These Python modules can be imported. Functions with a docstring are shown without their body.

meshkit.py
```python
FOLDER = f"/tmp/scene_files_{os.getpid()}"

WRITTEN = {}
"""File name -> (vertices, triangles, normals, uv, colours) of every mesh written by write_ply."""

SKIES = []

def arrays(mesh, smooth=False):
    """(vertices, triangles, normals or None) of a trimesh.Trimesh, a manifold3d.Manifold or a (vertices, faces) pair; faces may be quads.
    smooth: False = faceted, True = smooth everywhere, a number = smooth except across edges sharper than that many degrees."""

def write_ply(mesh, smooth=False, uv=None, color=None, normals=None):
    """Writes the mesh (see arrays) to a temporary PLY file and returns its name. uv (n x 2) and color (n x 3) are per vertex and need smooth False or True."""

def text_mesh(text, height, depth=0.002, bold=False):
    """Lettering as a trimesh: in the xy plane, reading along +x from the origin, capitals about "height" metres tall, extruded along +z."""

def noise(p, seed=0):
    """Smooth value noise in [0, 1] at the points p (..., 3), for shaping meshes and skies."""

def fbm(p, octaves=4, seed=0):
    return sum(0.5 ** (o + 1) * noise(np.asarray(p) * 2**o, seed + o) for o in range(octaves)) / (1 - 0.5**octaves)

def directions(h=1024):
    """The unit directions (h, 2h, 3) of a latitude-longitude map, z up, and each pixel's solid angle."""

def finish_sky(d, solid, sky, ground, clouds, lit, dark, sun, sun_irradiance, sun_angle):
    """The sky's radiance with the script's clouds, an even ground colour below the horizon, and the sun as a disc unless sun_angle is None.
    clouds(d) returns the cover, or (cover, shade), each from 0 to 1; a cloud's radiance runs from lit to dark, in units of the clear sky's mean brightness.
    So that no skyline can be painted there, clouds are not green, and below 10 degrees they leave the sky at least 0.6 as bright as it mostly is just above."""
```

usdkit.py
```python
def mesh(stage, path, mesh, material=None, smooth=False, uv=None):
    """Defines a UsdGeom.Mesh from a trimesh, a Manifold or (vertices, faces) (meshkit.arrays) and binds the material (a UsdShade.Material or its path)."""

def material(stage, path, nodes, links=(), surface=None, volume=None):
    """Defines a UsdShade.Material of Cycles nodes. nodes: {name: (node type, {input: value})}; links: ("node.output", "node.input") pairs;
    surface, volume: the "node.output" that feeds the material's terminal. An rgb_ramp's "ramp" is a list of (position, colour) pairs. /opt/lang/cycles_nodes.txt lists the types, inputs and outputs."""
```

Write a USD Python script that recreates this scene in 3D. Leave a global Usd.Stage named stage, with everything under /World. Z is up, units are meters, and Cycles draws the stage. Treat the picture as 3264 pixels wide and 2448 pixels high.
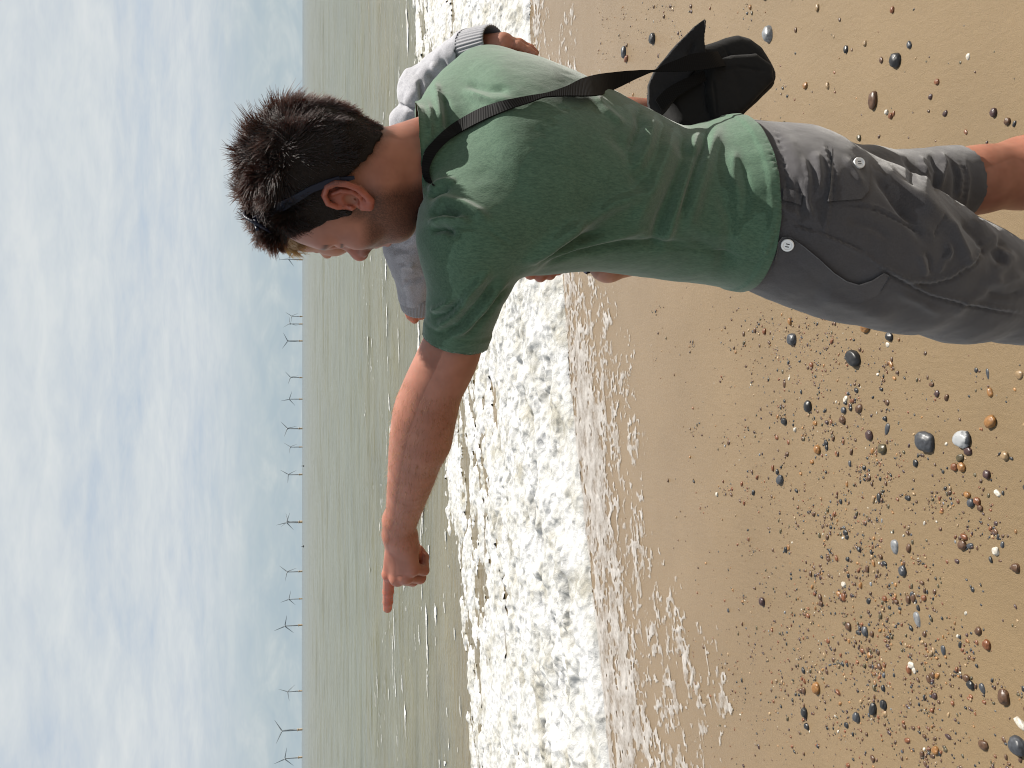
import math, os, random
import numpy as np, trimesh, usdkit
from meshkit import noise, fbm
from pxr import Gf, Sdf, Usd, UsdGeom, UsdLux, UsdShade, Vt

stage = Usd.Stage.CreateInMemory()
UsdGeom.SetStageUpAxis(stage, UsdGeom.Tokens.z)
UsdGeom.SetStageMetersPerUnit(stage, 1.0)
UsdGeom.Xform.Define(stage, '/World')
UsdGeom.Scope.Define(stage, '/World/Looks')

# ------------------------------------------------------------------ camera, sky, sun, exposure
ZC = 1.93                       # the lens above the still water; the sand under it is about 0.3 m up
PITCH = math.radians(12.73)
FPX, CX, CY = 2962.0, 1632.0, 1224.0     # lens in pixels of a 3264 x 2448 picture; the phone was held on its side
EXPOSURE = 1.2
SUN_AZ, SUN_EL = math.radians(70), math.radians(50)
SKY_STRENGTH = 0.0500
SUN_INTENSITY = 1.25
EYE = np.array([0.0, 0.0, ZC])
RIGHT = np.array([1.0, 0, 0])
UP = np.array([0, math.sin(PITCH), math.cos(PITCH)])
FWD = np.array([0, math.cos(PITCH), -math.sin(PITCH)])
ROLL = math.radians(0.06)

cam = UsdGeom.Camera.Define(stage, '/World/camera')
cr, sr = math.cos(ROLL), math.sin(ROLL)
ax, ay = -UP * cr + RIGHT * sr, RIGHT * cr + UP * sr
cam.AddTransformOp().Set(Gf.Matrix4d(*ax, 0, *ay, 0, *(-FWD), 0, *EYE, 1))
cam.CreateHorizontalApertureAttr(36.0)
cam.CreateVerticalApertureAttr(27.0)
cam.CreateFocalLengthAttr(36.0 * FPX / 3264)
cam.CreateClippingRangeAttr(Gf.Vec2f(0.05, 200000))
cam.CreateExposureAttr(EXPOSURE)

def sun_dir():
    return np.array([math.sin(SUN_AZ) * math.cos(SUN_EL), math.cos(SUN_AZ) * math.cos(SUN_EL), math.sin(SUN_EL)])
sun = UsdLux.DistantLight.Define(stage, '/World/sun')
z_ = sun_dir(); x_ = np.cross([0, 0, 1], z_); x_ /= np.linalg.norm(x_); y_ = np.cross(z_, x_)
sun.AddTransformOp().Set(Gf.Matrix4d(*x_, 0, *y_, 0, *z_, 0, 0, 0, 50, 1))
sun.CreateIntensityAttr(SUN_INTENSITY)
sun.CreateAngleAttr(0.53)
sun.CreateNormalizeAttr(True)
sun.CreateColorAttr(Gf.Vec3f(1.0, 0.95, 0.87))

def mat(name, nodes, links=(), surface='p.BSDF', volume=None):
    return usdkit.material(stage, '/World/Looks/' + name, nodes, links, surface=surface, volume=volume)

# thin high cloud over most of the sky, drawn out towards the horizon, a few blue gaps, small cumulus heads low down
CL = 1.0
sky_mat = mat('sky_material', {
    'tc': ('texture_coordinate', {}),
    'sky': ('sky_texture', dict(sky_type='single_scattering', sun_disc=False, sun_elevation=SUN_EL, sun_rotation=SUN_AZ, altitude=0.0, air_density=1.0, aerosol_density=1.5, ozone_density=1.0)),
    'sep': ('separate_xyz', {}),
    'zc': ('math', dict(math_type='maximum', value2=0.0)),
    'za': ('math', dict(math_type='add', value2=0.17)),
    'dx': ('math', dict(math_type='divide')), 'dy': ('math', dict(math_type='divide')),
    'pl': ('combine_xyz', dict(z=0.3)),
    'map': ('mapping', dict(mapping_type='point', rotation=(0, 0, 0.45), scale=(0.9, 1.4, 1.0), location=(3.1, 1.7, 0.0))),
    'n1': ('noise_texture', dict(scale=1.5, detail=9.0, roughness=0.62, distortion=0.25)),
    'n2': ('noise_texture', dict(scale=5.0, detail=7.0, roughness=0.66, distortion=0.3)),
    'cover': ('rgb_ramp', {'ramp': [(0.22, (0.40, 0.40, 0.40)), (0.33, (0.90, 0.90, 0.90)), (0.43, (1.0, 1.0, 1.0))]}),
    'tone': ('rgb_ramp', {'ramp': [(0.32, (4.419, 5.119, 5.950)), (0.47, (5.294, 5.775, 6.169)), (0.62, (6.125, 6.475, 6.606))]}),
    'nm': ('mix_float', dict(fac=0.5)),
    'mx': ('mix_color', {'use_clamp': False}),
    # low band: paler blue haze with small cloud heads
    'low': ('map_range', dict(range_type='smoothstep', from_min=0.015, from_max=0.12, to_min=0.0, to_max=1.0, clamp=True)),
    'map2': ('mapping', dict(mapping_type='point', scale=(16.0, 16.0, 42.0))),
    'n3': ('noise_texture', dict(scale=1.0, detail=6.0, roughness=0.62, distortion=0.4)),
    'lowtone': ('rgb_ramp', {'ramp': [(0.40, (3.721, 4.504, 4.953)), (0.55, (4.135, 4.824, 5.132)), (0.70, (4.870, 5.414, 5.534))]}),
    'mx2': ('mix_color', {'use_clamp': False}),
    'bg': ('background_shader', dict(strength=SKY_STRENGTH)),
}, [('tc.generated', 'sep.vector'), ('sep.z', 'zc.value1'), ('zc.value', 'za.value1'), ('sep.x', 'dx.value1'), ('za.value', 'dx.value2'), ('sep.y', 'dy.value1'), ('za.value', 'dy.value2'),
    ('dx.value', 'pl.x'), ('dy.value', 'pl.y'), ('pl.vector', 'map.vector'), ('map.vector', 'n1.vector'), ('map.vector', 'n2.vector'),
    ('n1.fac', 'cover.fac'), ('n1.fac', 'nm.a'), ('n2.fac', 'nm.b'), ('nm.value' if False else 'nm.result', 'tone.fac'),
    ('cover.color', 'mx.fac'), ('sky.color', 'mx.a'), ('tone.color', 'mx.b'),
    ('sep.z', 'low.value'), ('tc.generated', 'map2.vector'), ('map2.vector', 'n3.vector'), ('n3.fac', 'lowtone.fac'),
    ('low.result', 'mx2.fac'), ('lowtone.color', 'mx2.a'), ('mx.result', 'mx2.b'), ('mx2.result', 'bg.color')], surface='bg.background')
dome = UsdLux.DomeLight.Define(stage, '/World/sky')
UsdShade.MaterialBindingAPI.Apply(dome.GetPrim()).Bind(sky_mat)
dome.GetPrim().SetCustomDataByKey('kind', 'structure')

# ------------------------------------------------------------------ helpers
def P(x, y, Y):
    """The point where the sight line of pixel (x, y) meets the upright plane Y metres ahead."""
    r = RIGHT * ((CY - y) / FPX) + UP * ((CX - x) / FPX) + FWD
    return EYE + r * (Y / r[1])
def to_px(p):
    d = np.asarray(p, float) - EYE
    f = d @ FWD
    return CX - (d @ UP) / f * FPX, CY - (d @ RIGHT) / f * FPX
rng = np.random.default_rng(11)
names = {}
def numbered(path):
    n = names.get(path, 0); names[path] = n + 1
    return path if n == 0 else f'{path}_{n:03d}'
def tag(prim, label=None, category=None, group=None, kind=None):
    for k, v in (('label', label), ('category', category), ('group', group), ('kind', kind)):
        if v: prim.SetCustomDataByKey(k, v)
    return prim
def thing(name, label, category, group=None, loc=None):
    path = numbered('/World/' + name)
    x = UsdGeom.Xform.Define(stage, path)
    if loc is not None: x.AddTranslateOp().Set(Gf.Vec3d(*map(float, loc)))
    tag(x.GetPrim(), label, category, group)
    x.GetPrim().SetCustomDataByKey('at', Gf.Vec3d(*map(float, loc if loc is not None else (0, 0, 0))))
    return x.GetPrim()
def part(name, mesh, m, parent=None, smooth=True, color=None, label=None, kind=None, category=None, group=None):
    """One Mesh prim. Under a thing its points are given in world space and moved to the thing's base."""
    base = str(parent.GetPath()) if parent is not None else '/World'
    path = numbered(base + '/' + name)
    if isinstance(mesh, tuple):
        v, f = np.asarray(mesh[0], float), np.asarray(mesh[1], int)
        if f.shape[1] == 4: f = np.vstack([f[:, [0, 1, 2]], f[:, [0, 2, 3]]])
        mesh = trimesh.Trimesh(v, f, process=False)
    off = np.zeros(3)
    q = parent
    while q is not None and str(q.GetPath()) != '/World':
        at = q.GetCustomDataByKey('at')
        if at is not None: off = np.array(at); break
        q = q.GetParent()
    if np.any(off): mesh = trimesh.Trimesh(np.array(mesh.vertices) - off, mesh.faces, process=False)
    g = usdkit.mesh(stage, path, mesh, m, smooth=smooth)
    if color is not None:
        UsdGeom.PrimvarsAPI(g).CreatePrimvar('tint', Sdf.ValueTypeNames.Color3fArray, 'vertex').Set(Vt.Vec3fArray.FromNumpy(np.asarray(color, np.float32)))
    tag(g.GetPrim(), label, category, group, kind)
    return g.GetPrim()
def grid_mesh(X, Y, Z, keep=None):
    n, m = X.shape
    i = np.arange(n * m).reshape(n, m)
    q = np.stack([i[:-1, :-1], i[1:, :-1], i[1:, 1:], i[:-1, 1:]], -1).reshape(-1, 4)
    if keep is not None: q = q[keep.reshape(-1)]
    v = np.stack([X, Y, Z], -1).reshape(-1, 3)
    if keep is not None:
        used, q = np.unique(q, return_inverse=True); q = q.reshape(-1, 4); v = v[used]
    f = np.vstack([q[:, [0, 1, 2]], q[:, [0, 2, 3]]])
    n_ = np.cross(v[f[0, 1]] - v[f[0, 0]], v[f[0, 2]] - v[f[0, 0]])
    if n_[2] < 0: f = f[:, ::-1]
    return trimesh.Trimesh(v, f, process=False)
def sweep_axis(lo, hi, step, far_lo, far_hi, grow):
    mid = list(np.arange(lo, hi, step)); a, b = [], []
    d, x = step, lo
    while x > far_lo: d *= grow; x -= d; a.append(x)
    d, x = step, mid[-1]
    while x < far_hi: d *= grow; x += d; b.append(x)
    return np.array(a[::-1] + mid + b)
def bar(a, b, ra, rb=None, n=8):
    a, b = np.asarray(a, float), np.asarray(b, float); rb = ra if rb is None else rb
    d = (b - a) / np.linalg.norm(b - a); u = np.cross(d, [0, 0, 1.0] if abs(d[2]) < .9 else [1.0, 0, 0]); u /= np.linalg.norm(u); w = np.cross(d, u)
    t = np.linspace(0, 2 * np.pi, n, endpoint=False); ring = np.outer(np.cos(t), u) + np.outer(np.sin(t), w)
    v = np.vstack([a + ring * ra, b + ring * rb, [a, b]]); k = np.arange(n); k1 = (k + 1) % n
    f = np.vstack([np.stack([k, k1, k1 + n], 1), np.stack([k, k1 + n, k + n], 1), np.stack([np.full(n, 2 * n), k1, k], 1), np.stack([np.full(n, 2 * n + 1), k + n, k1 + n], 1)])
    return trimesh.Trimesh(v, f[:, ::-1], process=False)
def join(ms): return trimesh.util.concatenate(ms)

# ------------------------------------------------------------------ beach
TH = math.radians(19.5)
E_, S_ = np.array([math.cos(TH), math.sin(TH)]), np.array([-math.sin(TH), math.cos(TH)])   # along the shore, out to sea
S0 = 6.2                                     # where the running foam ends
def es(x, y): return x * E_[0] + y * E_[1], x * S_[0] + y * S_[1]
def xy(e, s): return e * E_[0] + s * S_[0], e * E_[1] + s * S_[1]
def beach_z(e, s):
    z = np.where(s < S0, 0.050 * (S0 - s), -0.05 * (s - S0))
    z = np.maximum(z, -2.0)
    z = np.minimum(z, 0.32 + 0.02 * np.maximum(-s, 0)) if True else z
    p = np.stack([e * 0.7, s * 0.9, 0 * e], -1)
    return z + 0.012 * (fbm(p, 3, 5) - 0.5) * np.clip((S0 - s) / 0.8, 0, 1)
def ground_hits(x, y):
    """Where the sight lines of pixels meet the sand."""
    x, y = np.atleast_1d(np.asarray(x, float)), np.atleast_1d(np.asarray(y, float))
    r = RIGHT * ((CY - y) / FPX)[:, None] + UP * ((CX - x) / FPX)[:, None] + FWD
    t = np.full(len(x), 0.5)
    for _ in range(30):
        p = EYE + r * t[:, None]
        h = p[:, 2] - beach_z(*es(p[:, 0], p[:, 1]))
        t = t + h / np.maximum(-r[:, 2], 0.05) * 0.8
    return EYE + r * t[:, None]
def ground_hit(x, y): return ground_hits(x, y)[0]
sand_mat = mat('sand_material', {
    'g': ('geometry', {}),
    'n1': ('noise_texture', dict(scale=1.3, detail=5.0, roughness=0.55)),
    'n2': ('noise_texture', dict(scale=420.0, detail=3.0, roughness=0.7)),
    'n3': ('noise_texture', dict(scale=55.0, detail=4.0, roughness=0.6)),
    'rot': ('mapping', dict(mapping_type='point', rotation=(0, 0, -0.95), scale=(30.0, 4.0, 8.0))),
    'n4': ('noise_texture', dict(scale=1.0, detail=5.0, roughness=0.6, distortion=0.8)),
    'wet': ('vector_math', dict(math_type='dot_product', vector2=(float(S_[0]), float(S_[1]), 0.0))),
    'wr': ('map_range', dict(range_type='smoothstep', from_min=1.6, from_max=4.8, to_min=0.0, to_max=1.0, clamp=True)),
    'cdry': ('rgb_ramp', {'ramp': [(0.3, (0.104, 0.0695, 0.0325)), (0.7, (0.124, 0.0835, 0.0400))]}),
    'cwet': ('rgb_ramp', {'ramp': [(0.3, (0.128, 0.0890, 0.0505)), (0.7, (0.148, 0.1040, 0.0600))]}),
    'cm': ('mix_color', {}),
    'gr': ('rgb_ramp', {'ramp': [(0.30, (0.62, 0.60, 0.58)), (0.5, (1, 1, 1)), (0.72, (1.22, 1.20, 1.18))]}),
    'mul': ('mix_color', dict(blend_type='multiply', fac=0.75, use_clamp=False)),
    'rl': ('rgb_ramp', {'ramp': [(0.27, (0.78, 0.76, 0.72)), (0.36, (1, 1, 1))]}),
    'mul2': ('mix_color', dict(blend_type='multiply', fac=0.40, use_clamp=False)),
    'rough': ('map_range', dict(from_min=0.0, from_max=1.0, to_min=0.62, to_max=0.27, clamp=True)),
    'hs': ('math', dict(math_type='multiply_add', value2=0.35)),
    'b3': ('bump', dict(strength=0.35, distance=0.006)), 'b1': ('bump', dict(strength=0.55, distance=0.004)),
    'b2': ('bump', dict(strength=0.12, distance=0.01)),
    'p': ('principled_bsdf', dict(specular_ior_level=0.35)),
}, [('g.position', 'n1.vector'), ('g.position', 'n2.vector'), ('g.position', 'n3.vector'), ('g.position', 'rot.vector'), ('rot.vector', 'n4.vector'), ('g.position', 'wet.vector1'), ('wet.value', 'wr.value'),
    ('n1.fac', 'cdry.fac'), ('n1.fac', 'cwet.fac'), ('wr.result', 'cm.fac'), ('cdry.color', 'cm.a'), ('cwet.color', 'cm.b'), ('n2.fac', 'gr.fac'), ('cm.result', 'mul.a'), ('gr.color', 'mul.b'),
    ('n4.fac', 'rl.fac'), ('mul.result', 'mul2.a'), ('rl.color', 'mul2.b'), ('mul2.result', 'p.base_color'), ('wr.result', 'rough.value'), ('rough.result', 'p.roughness'),
    ('n4.fac', 'b2.height'), ('b2.normal', 'b3.normal'), ('n3.fac', 'b3.height'), ('b3.normal', 'b1.normal'), ('n2.fac', 'b1.height'), ('b1.normal', 'p.normal')])
ev = sweep_axis(-3.5, 5.5, 0.03, -6000, 6000, 1.18)
sv = sweep_axis(0.6, 6.6, 0.03, -400, 60, 1.18)
Eg, Sg = np.meshgrid(ev, sv, indexing='ij')
Xg, Yg = xy(Eg, Sg)
Zg = beach_z(Eg, Sg)
q_ = np.stack([Xg * 9, Yg * 9, 0 * Xg], -1)
inside = (np.abs(Eg) < 8) & (Sg > -2) & (Sg < 8)
Zg = Zg + np.where(inside, 0.0035 * (fbm(q_, 3, 9) - 0.5), 0)
tag(part('sand', grid_mesh(Xg, Yg, Zg), sand_mat), kind='structure', label='wet sandy beach sloping down to the water')

# ------------------------------------------------------------------ sea
SEA_MAT_NODES = {
    'g': ('geometry', {}),
    'dist': ('vector_math', dict(math_type='dot_product', vector2=(float(S_[0]), float(S_[1]), 0.0))),
    'c': ('rgb_ramp', {'ramp': [(0.0, (0.126, 0.085, 0.045)), (0.08, (0.108, 0.084, 0.048)), (0.16, (0.089, 0.082, 0.047)), (0.30, (0.071, 0.072, 0.039)), (0.62, (0.071, 0.070, 0.038)), (0.85, (0.051, 0.054, 0.033)), (1.0, (0.032, 0.040, 0.030))]}),
    'lg': ('math', dict(math_type='logarithm', value2=10.0)),
    'mr': ('map_range', dict(from_min=0.80, from_max=3.2, to_min=0.0, to_max=1.0, clamp=True)),
    'm0': ('mapping', dict(mapping_type='point', rotation=(0, 0, -TH), scale=(0.012, 0.07, 1.0))),
    'n0': ('noise_texture', dict(scale=1.0, detail=4.0, roughness=0.6)),
    'sh': ('math', dict(math_type='multiply_add', value2=0.30, value3=-0.15)),
    'ad': ('math', dict(math_type='add')),
    'm1': ('mapping', dict(mapping_type='point', rotation=(0, 0, -TH - 0.15), scale=(1.6, 4.5, 1.0))),
    'n1': ('noise_texture', dict(scale=1.0, detail=6.0, roughness=0.62, distortion=0.5)),
    'm2': ('mapping', dict(mapping_type='point', rotation=(0, 0, -TH + 0.2), scale=(0.26, 0.62, 1.0))),
    'n2': ('noise_texture', dict(scale=1.0, detail=7.0, roughness=0.66, distortion=0.4)),
    'st': ('rgb_ramp', {'ramp': [(0.30, (0.72, 0.74, 0.72)), (0.5, (1, 1, 1)), (0.7, (1.18, 1.16, 1.12))]}),
    'mul': ('mix_color', dict(blend_type='multiply', fac=1.0, use_clamp=False)),
    'b1': ('bump', dict(strength=0.8, distance=0.06)),
    'b2': ('bump', dict(strength=0.6, distance=0.45)),
    'p': ('principled_bsdf', dict(roughness=0.18, ior=1.33, specular_ior_level=0.36)),
}
SEA_LINKS = [('g.position', 'dist.vector1'), ('dist.value', 'lg.value1'), ('lg.value', 'mr.value'), ('g.position', 'm0.vector'), ('m0.vector', 'n0.vector'), ('n0.fac', 'sh.value1'), ('mr.result', 'ad.value1'), ('sh.value', 'ad.value2'), ('ad.value', 'c.fac'),
    ('g.position', 'm1.vector'), ('m1.vector', 'n1.vector'), ('g.position', 'm2.vector'), ('m2.vector', 'n2.vector'), ('n2.fac', 'st.fac'), ('c.color', 'mul.a'), ('st.color', 'mul.b'), ('mul.result', 'p.base_color'),
    ('n2.fac', 'b2.height'), ('n1.fac', 'b1.height'), ('b2.normal', 'b1.normal'), ('b1.normal', 'p.normal')]
sea_mat = mat('sea_material', SEA_MAT_NODES, SEA_LINKS)
def sea_z(e, s):
    """Low ruffled water: ripples close in, longer waves further out, one small swell rising behind the surf."""
    a = np.stack([e * 0.55, s * 1.7, 0 * e], -1); b = np.stack([e * 0.10, s * 0.33, 0 * e], -1); c = np.stack([e * 1.8, s * 5.0, 0 * e], -1)
    calm = np.clip((s - 12.0) / 10.0, 0.25, 1)
    z = 0.07 * (fbm(a, 3, 3) - 0.5) * calm * np.clip(1.2 - s / 160, 0, 1) + 0.45 * (fbm(b, 3, 4) - 0.5) * np.clip((s - 20) / 60, 0, 1) * np.clip(1.3 - s / 900, 0, 1)
    z = z + 0.018 * (fbm(c, 2, 8) - 0.5) * np.clip(1.2 - s / 40, 0, 1) * calm
    w = 0.8 * (fbm(np.stack([e * 0.12, 0 * e, 0 * e], -1), 3, 21) - 0.5)
    z = z + 0.07 * np.exp(-((s - 19.5 - 2 * w) / 1.1) ** 2) + 0.05 * np.exp(-((s - 26.5 - 3 * w) / 1.5) ** 2)
    return z * np.clip((s - S0 - 0.2) / 1.0, 0, 1) + np.where(s < S0, beach_z(e, s) - 0.02, 0.004)
ev = sweep_axis(-9, 14, 0.07, -60000, 60000, 1.09)
sv = np.concatenate([np.arange(S0 - 0.3, 30, 0.06), 30 * 1.012 ** np.arange(0, 200), 30 * 1.012 ** 200 * 1.06 ** np.arange(1, 110)])
sv = sv[sv < 60000]
Eg, Sg = np.meshgrid(ev, sv, indexing='ij')
Xg, Yg = xy(Eg, Sg)
tag(part('sea', grid_mesh(Xg, Yg, sea_z(Eg, Sg)), sea_mat), kind='structure', label='green grey sea running out to the horizon')
# ------------------------------------------------------------------ distance fields, for bodies and cloth
def V(*a): return np.array(a, float)
def cone(p, a, b, ra, rb=None):
    rb = ra if rb is None else rb
    ab = b - a; L = float(ab @ ab) + 1e-12
    t = np.clip((p - a) @ ab / L, 0, 1)
    return np.linalg.norm(p - a - t[:, None] * ab, axis=1) - (ra + (rb - ra) * t)
def ball(p, c, r): return np.linalg.norm(p - c, axis=1) - r
def ell(p, c, R, r):
    """Ellipsoid; R's rows are its axes."""
    q = (p - c) @ np.asarray(R).T
    k0 = np.linalg.norm(q / r, axis=1); k1 = np.linalg.norm(q / (np.asarray(r) ** 2), axis=1)
    return k0 * (k0 - 1) / np.maximum(k1, 1e-9)
def smin(a, b, k):
    h = np.clip(0.5 + 0.5 * (b - a) / k, 0, 1)
    return b + (a - b) * h - k * h * (1 - h)
def smax(a, b, k): return -smin(-a, -b, k)
def chain(p, pts, rs, k=None):
    d = None
    for a, b, ra, rb in zip(pts[:-1], pts[1:], rs[:-1], rs[1:]):
        c = cone(p, a, b, ra, rb)
        d = c if d is None else (np.minimum(d, c) if k is None else smin(d, c, k))
    return d
def field_mesh(fn, lo, hi, h, refine=1, fac=4):
    """Surface nets over the box, evaluated finely only near the surface; then split and pulled onto the surface."""
    lo, hi = np.asarray(lo, float), np.asarray(hi, float)
    nc = np.ceil((hi - lo) / (h * fac)).astype(int) + 1
    cs = [lo[i] + (np.arange(nc[i]) + 0.5) * h * fac for i in range(3)]
    C = np.stack(np.meshgrid(*cs, indexing='ij'), -1).reshape(-1, 3)
    fc = fn(C).reshape(nc)
    act = np.abs(fc) < h * fac * 1.9
    F = np.where(fc > 0, 1e3, -1e3).astype(np.float32).repeat(fac, 0).repeat(fac, 1).repeat(fac, 2)
    A = act.repeat(fac, 0).repeat(fac, 1).repeat(fac, 2)
    idx = np.argwhere(A)
    F[A] = fn(lo + (idx + 0.5) * h)
    n = F.shape
    neg = F < 0
    cell = np.zeros((n[0] - 1, n[1] - 1, n[2] - 1), np.int8)
    for a, b, c in np.ndindex(2, 2, 2):
        cell += neg[a:n[0] - 1 + a, b:n[1] - 1 + b, c:n[2] - 1 + c]
    ci = np.argwhere((cell > 0) & (cell < 8))
    num = np.full(cell.shape, -1, np.int64); num[tuple(ci.T)] = np.arange(len(ci))
    corner = np.array(list(np.ndindex(2, 2, 2)))
    fv = np.stack([F[tuple((ci + c).T)] for c in corner], 1)
    acc, cnt = np.zeros((len(ci), 3)), np.zeros(len(ci))
    for i in range(8):
        for j in range(i + 1, 8):
            if np.abs(corner[i] - corner[j]).sum() != 1: continue
            x = (fv[:, i] < 0) != (fv[:, j] < 0)
            t = np.clip(fv[:, i] / np.where(x, fv[:, i] - fv[:, j], 1), 0, 1)
            acc += np.where(x[:, None], corner[i] + t[:, None] * (corner[j] - corner[i]), 0); cnt += x
    v = lo + (ci + acc / np.maximum(cnt, 1)[:, None] + 0.5) * h
    quads = []
    for ax in range(3):
        o = [k for k in range(3) if k != ax]
        sl = [slice(None)] * 3; s2 = [slice(None)] * 3
        sl[ax] = slice(0, n[ax] - 1); s2[ax] = slice(1, n[ax])
        e = np.argwhere(neg[tuple(sl)] != neg[tuple(s2)])
        e = e[(e[:, o[0]] > 0) & (e[:, o[1]] > 0) & (e[:, o[0]] < n[o[0]] - 1) & (e[:, o[1]] < n[o[1]] - 1)]
        flip = neg[tuple(e.T)]
        u, w = np.eye(3, dtype=int)[o[0]], np.eye(3, dtype=int)[o[1]]
        q = np.stack([num[tuple((e - u - w).T)], num[tuple((e - w).T)], num[tuple(e.T)], num[tuple((e - u).T)]], 1)
        if ax == 1: flip = ~flip
        q = np.where(flip[:, None], q, q[:, ::-1])
        quads.append(q)
    q = np.vstack(quads); q = q[(q >= 0).all(1)]
    f = np.vstack([q[:, [0, 1, 2]], q[:, [0, 2, 3]]])
    for k in range(refine + 1):
        if k:
            v, f = trimesh.remesh.subdivide(v, f)
        for _ in range(2):
            d = fn(v); eps = h * 0.2
            g = np.stack([fn(v + np.eye(3)[i] * eps) - fn(v - np.eye(3)[i] * eps) for i in range(3)], 1) / (2 * eps)
            gn = np.maximum((g * g).sum(1), 0.05)
            v = v - g * np.clip(d / gn, -h, h)[:, None] * 0.9
    m = trimesh.Trimesh(v, f, process=False)
    return m
def normals_of(m):
    v, f = np.asarray(m.vertices), np.asarray(m.faces)
    n, fn = np.zeros_like(v), np.cross(v[f[:, 1]] - v[f[:, 0]], v[f[:, 2]] - v[f[:, 0]])
    for k in range(3): np.add.at(n, f[:, k], fn)
    return n / np.maximum(np.linalg.norm(n, axis=1, keepdims=True), 1e-12)
def drop(m, bad):
    """The mesh without the faces all of whose corners are bad."""
    f = m.faces[~bad[m.faces].all(1)]
    used, inv = np.unique(f, return_inverse=True)
    return trimesh.Trimesh(np.asarray(m.vertices)[used], inv.reshape(-1, 3), process=False)
def march(fn, x, y, near=0.6, far=3.0):
    """The first point of a field's surface on the sight line of a pixel."""
    r = RIGHT * ((CY - y) / FPX) + UP * ((CX - x) / FPX) + FWD
    r = r / np.linalg.norm(r); t = near
    for _ in range(90):
        d = float(fn((EYE + r * t)[None])[0])
        if abs(d) < 2e-4: break
        t += d * 0.7
        if t > far: return None
    return EYE + r * t
def seg_dist(q, a, b):
    """Distance in the plane from points q to a polyline's piece, and how far along it."""
    ab = b - a; t = np.clip(((q - a) @ ab) / (ab @ ab + 1e-9), 0, 1)
    return np.linalg.norm(q - a - t[:, None] * ab, axis=1), t
def px_of(v):
    d = v - EYE; f = np.maximum(d @ FWD, 0.05)
    return np.stack([CX - (d @ UP) / f * FPX, CY - (d @ RIGHT) / f * FPX], 1)
def sculpt(m, strokes):
    """Folds and seams: each stroke (points seen from the front of the cloth, half width, height in metres) raises or sinks the side of the cloth that faces that way."""
    v = np.array(m.vertices); n = normals_of(m); q = px_of(v)
    front = np.clip(-(n * (v - EYE)).sum(1) / np.linalg.norm(v - EYE, axis=1) * 3 + 0.6, 0, 1)
    off = np.zeros(len(v))
    for pts, w, h, *beat in strokes:
        pts = np.asarray(pts, float)
        L = np.concatenate([[0], np.cumsum(np.linalg.norm(np.diff(pts, axis=0), axis=1))])
        box = ((q > pts.min(0) - 3 * w) & (q < pts.max(0) + 3 * w)).all(1)
        i = np.nonzero(box)[0]
        if not len(i): continue
        best, at = np.full(len(i), 1e9), np.zeros(len(i))
        for k in range(len(pts) - 1):
            d, t = seg_dist(q[i], pts[k], pts[k + 1])
            at = np.where(d < best, (L[k] + t * (L[k + 1] - L[k])) / L[-1], at); best = np.minimum(best, d)
        taper = np.clip(np.minimum(at, 1 - at) * 5 + 0.12, 0, 1)
        off[i] += h * np.exp(-(best / w) ** 2) * taper * (np.sin(at * L[-1] * 2 * np.pi / beat[0] + 1.5 * np.sin(at * L[-1] / 37.0)) if beat else 1)
    m.vertices = v + n * (off * front)[:, None]
    return m
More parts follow.
